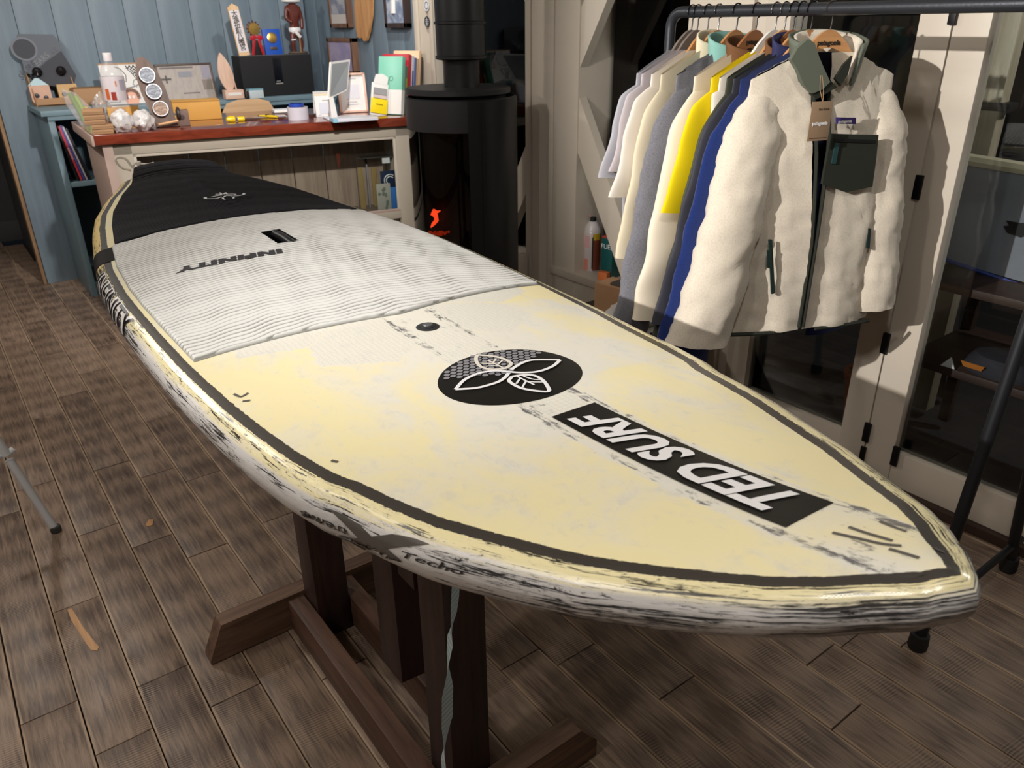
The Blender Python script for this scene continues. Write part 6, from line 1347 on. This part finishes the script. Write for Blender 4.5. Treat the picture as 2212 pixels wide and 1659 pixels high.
# ================================================================== solid stand-ins outside the glass doors for dim shapes in the panes
q = [onx(x, y, 2.95) for x, y in ((2070, 335), (2240, 352), (2240, 618), (2040, 560))]
yc = np.mean([p[1] for p in q]); t = thing('reflected_board_panel', 'pale grey added case with a black mark outside the glass door', 'case', (2.95, yc, min(p[2] for p in q)))  # solid stand-in built outside for a board reflected in the pane
zb_ = min(p[2] for p in q)
ol = [(q[0][1], q[0][2]), (q[1][1]-.35, q[1][2]-.03), (q[2][1]-.35, q[2][2]-.06), (q[2][1], q[2][2]), (q[3][1], q[3][2])]
m_gb = M('reflected grey', (128, 132, 142), .6); MB().prism([(a-yc, c-zb_) for a, c in ol], 0, .06, lambda a, c, d: (d, a, c)).build('case', m_gb, t, 20)
e0 = Vector((0, q[0][1]-yc, q[0][2]-zb_)); e1 = Vector((0, q[1][1]-.35-yc, q[1][2]-.03-zb_)); MB().tube([tuple(e0+Vector((.01, 0, -.012))), tuple(e1+Vector((.01, 0, -.012)))], .022, 8).build('top_edge', M('case cream edge', (206, 200, 172), .6), t)
e0 = Vector((0, q[3][1]-yc, q[3][2]-zb_)); e1 = Vector((0, q[2][1]-.35-yc, q[2][2]-.06-zb_)); MB().tube([tuple(e0), tuple(e1)], .008, 6).build('blue_piping', M('case blue', (36, 60, 140), .5), t)
p = onx(2195, 500, 2.945); b = MB().prism([(-.07, 0), (-.04, .015), (-.02, .002), (.03, .01), (.05, .03), (.03, .035), (.045, .05), (.0, .05), (-.05, .055), (-.10, .04)], -.004, 0, lambda a, c, d: (d, p[1]-yc+a*.9, p[2]-zb_+c-.02)); b.build('black_mark', m_black, t, 20)
ps = thing('outdoor_post', 'pale wooden post standing outside the glass door', 'post', (3.25, 1.36, 0)); MB().box((0, 0, .9), (.07, .07, 1.8), .006).build('post', wood('pale post', (150, 142, 120), (178, 168, 146), 2), ps); MB().box((0, 0, 1.25), (.075, .14, .03), .004).build('clamp', m_black, ps)
tr = thing('folded_tarp', 'dark folded tarp with a pale hem outside the glass door', 'tarp', (3.42, 1.50, 0)); MB().prism([(-.16, 0), (.16, 0), (.10, .95), (.02, 1.45), (-.05, .95)], -.02, .04, lambda a, c, d: (d, a, c)).build('tarp', M('tarp dark', (44, 42, 40), .8), tr, 20); MB().tube([(-.022, -.05, .95), (-.022, .02, 1.45)], .004, 6).build('hem', M('tarp hem', (170, 168, 160), .6), tr)
st2 = thing('outdoor_table', 'low dark table outside the glass door', 'table', (3.0, .86, 0)); m_ot = wood('outdoor table', (44, 30, 26), (70, 52, 44), 1); MB().box((0, 0, .40), (.5, .80, .03), .004).build('shelf', m_ot, st2); MB().box((0, 0, zb_-.017), (.5, .86, .03), .004).build('table_top', m_ot, st2)
for x in (-.2, .2):
    for y in (-.38, .38): MB().box((x, y, (zb_-.03)/2), (.04, .04, zb_-.034), .003).build('leg', m_ot, st2)
HS_ = .6
cp = thing('beanie_hat', 'small dark hat with an orange and white patch on the outdoor table shelf', 'hat', (2.86, .96, .416)); MB().lathe([(.10, 0), (.10, .02), (.075, .06), (0, .075)], (0, 0, 0), 24, None, (1, 1.3)).build('crown', M('cap dark', (34, 34, 44), .8), cp)
MB().prism([(-.03, 0), (.03, 0), (.04, .02), (-.04, .02)], 0, .004, lambda a, c, d: (-.10-d-c*.3, a+.06, .02+c)).build('orange_patch', M('cap orange', (186, 112, 40), .6), cp, 20); MB().prism([(-.02, 0), (.03, 0), (0, .04)], 0, .004, lambda a, c, d: (-.115-d, a+.13, .004+c)).build('white_patch', m_stw, cp, 20)
ob = thing('orange_bucket', 'orange bucket standing outside behind the glass door', 'bucket', (2.80, 1.36, 0)); MB().lathe([(.09, 0), (.12, .26), (.126, .26), (.126, .28), (.11, .28)], (0, 0, 0), 28, capt=False).build('bucket', M('bucket orange', (176, 96, 56), .5), ob); MB().tube([(.12*math.cos(a), .12*math.sin(a)*.3, .26-.10*math.sin(a)) for a in np.linspace(0, math.pi, 14)], .003, 6).build('bail_handle', m_stl, ob)
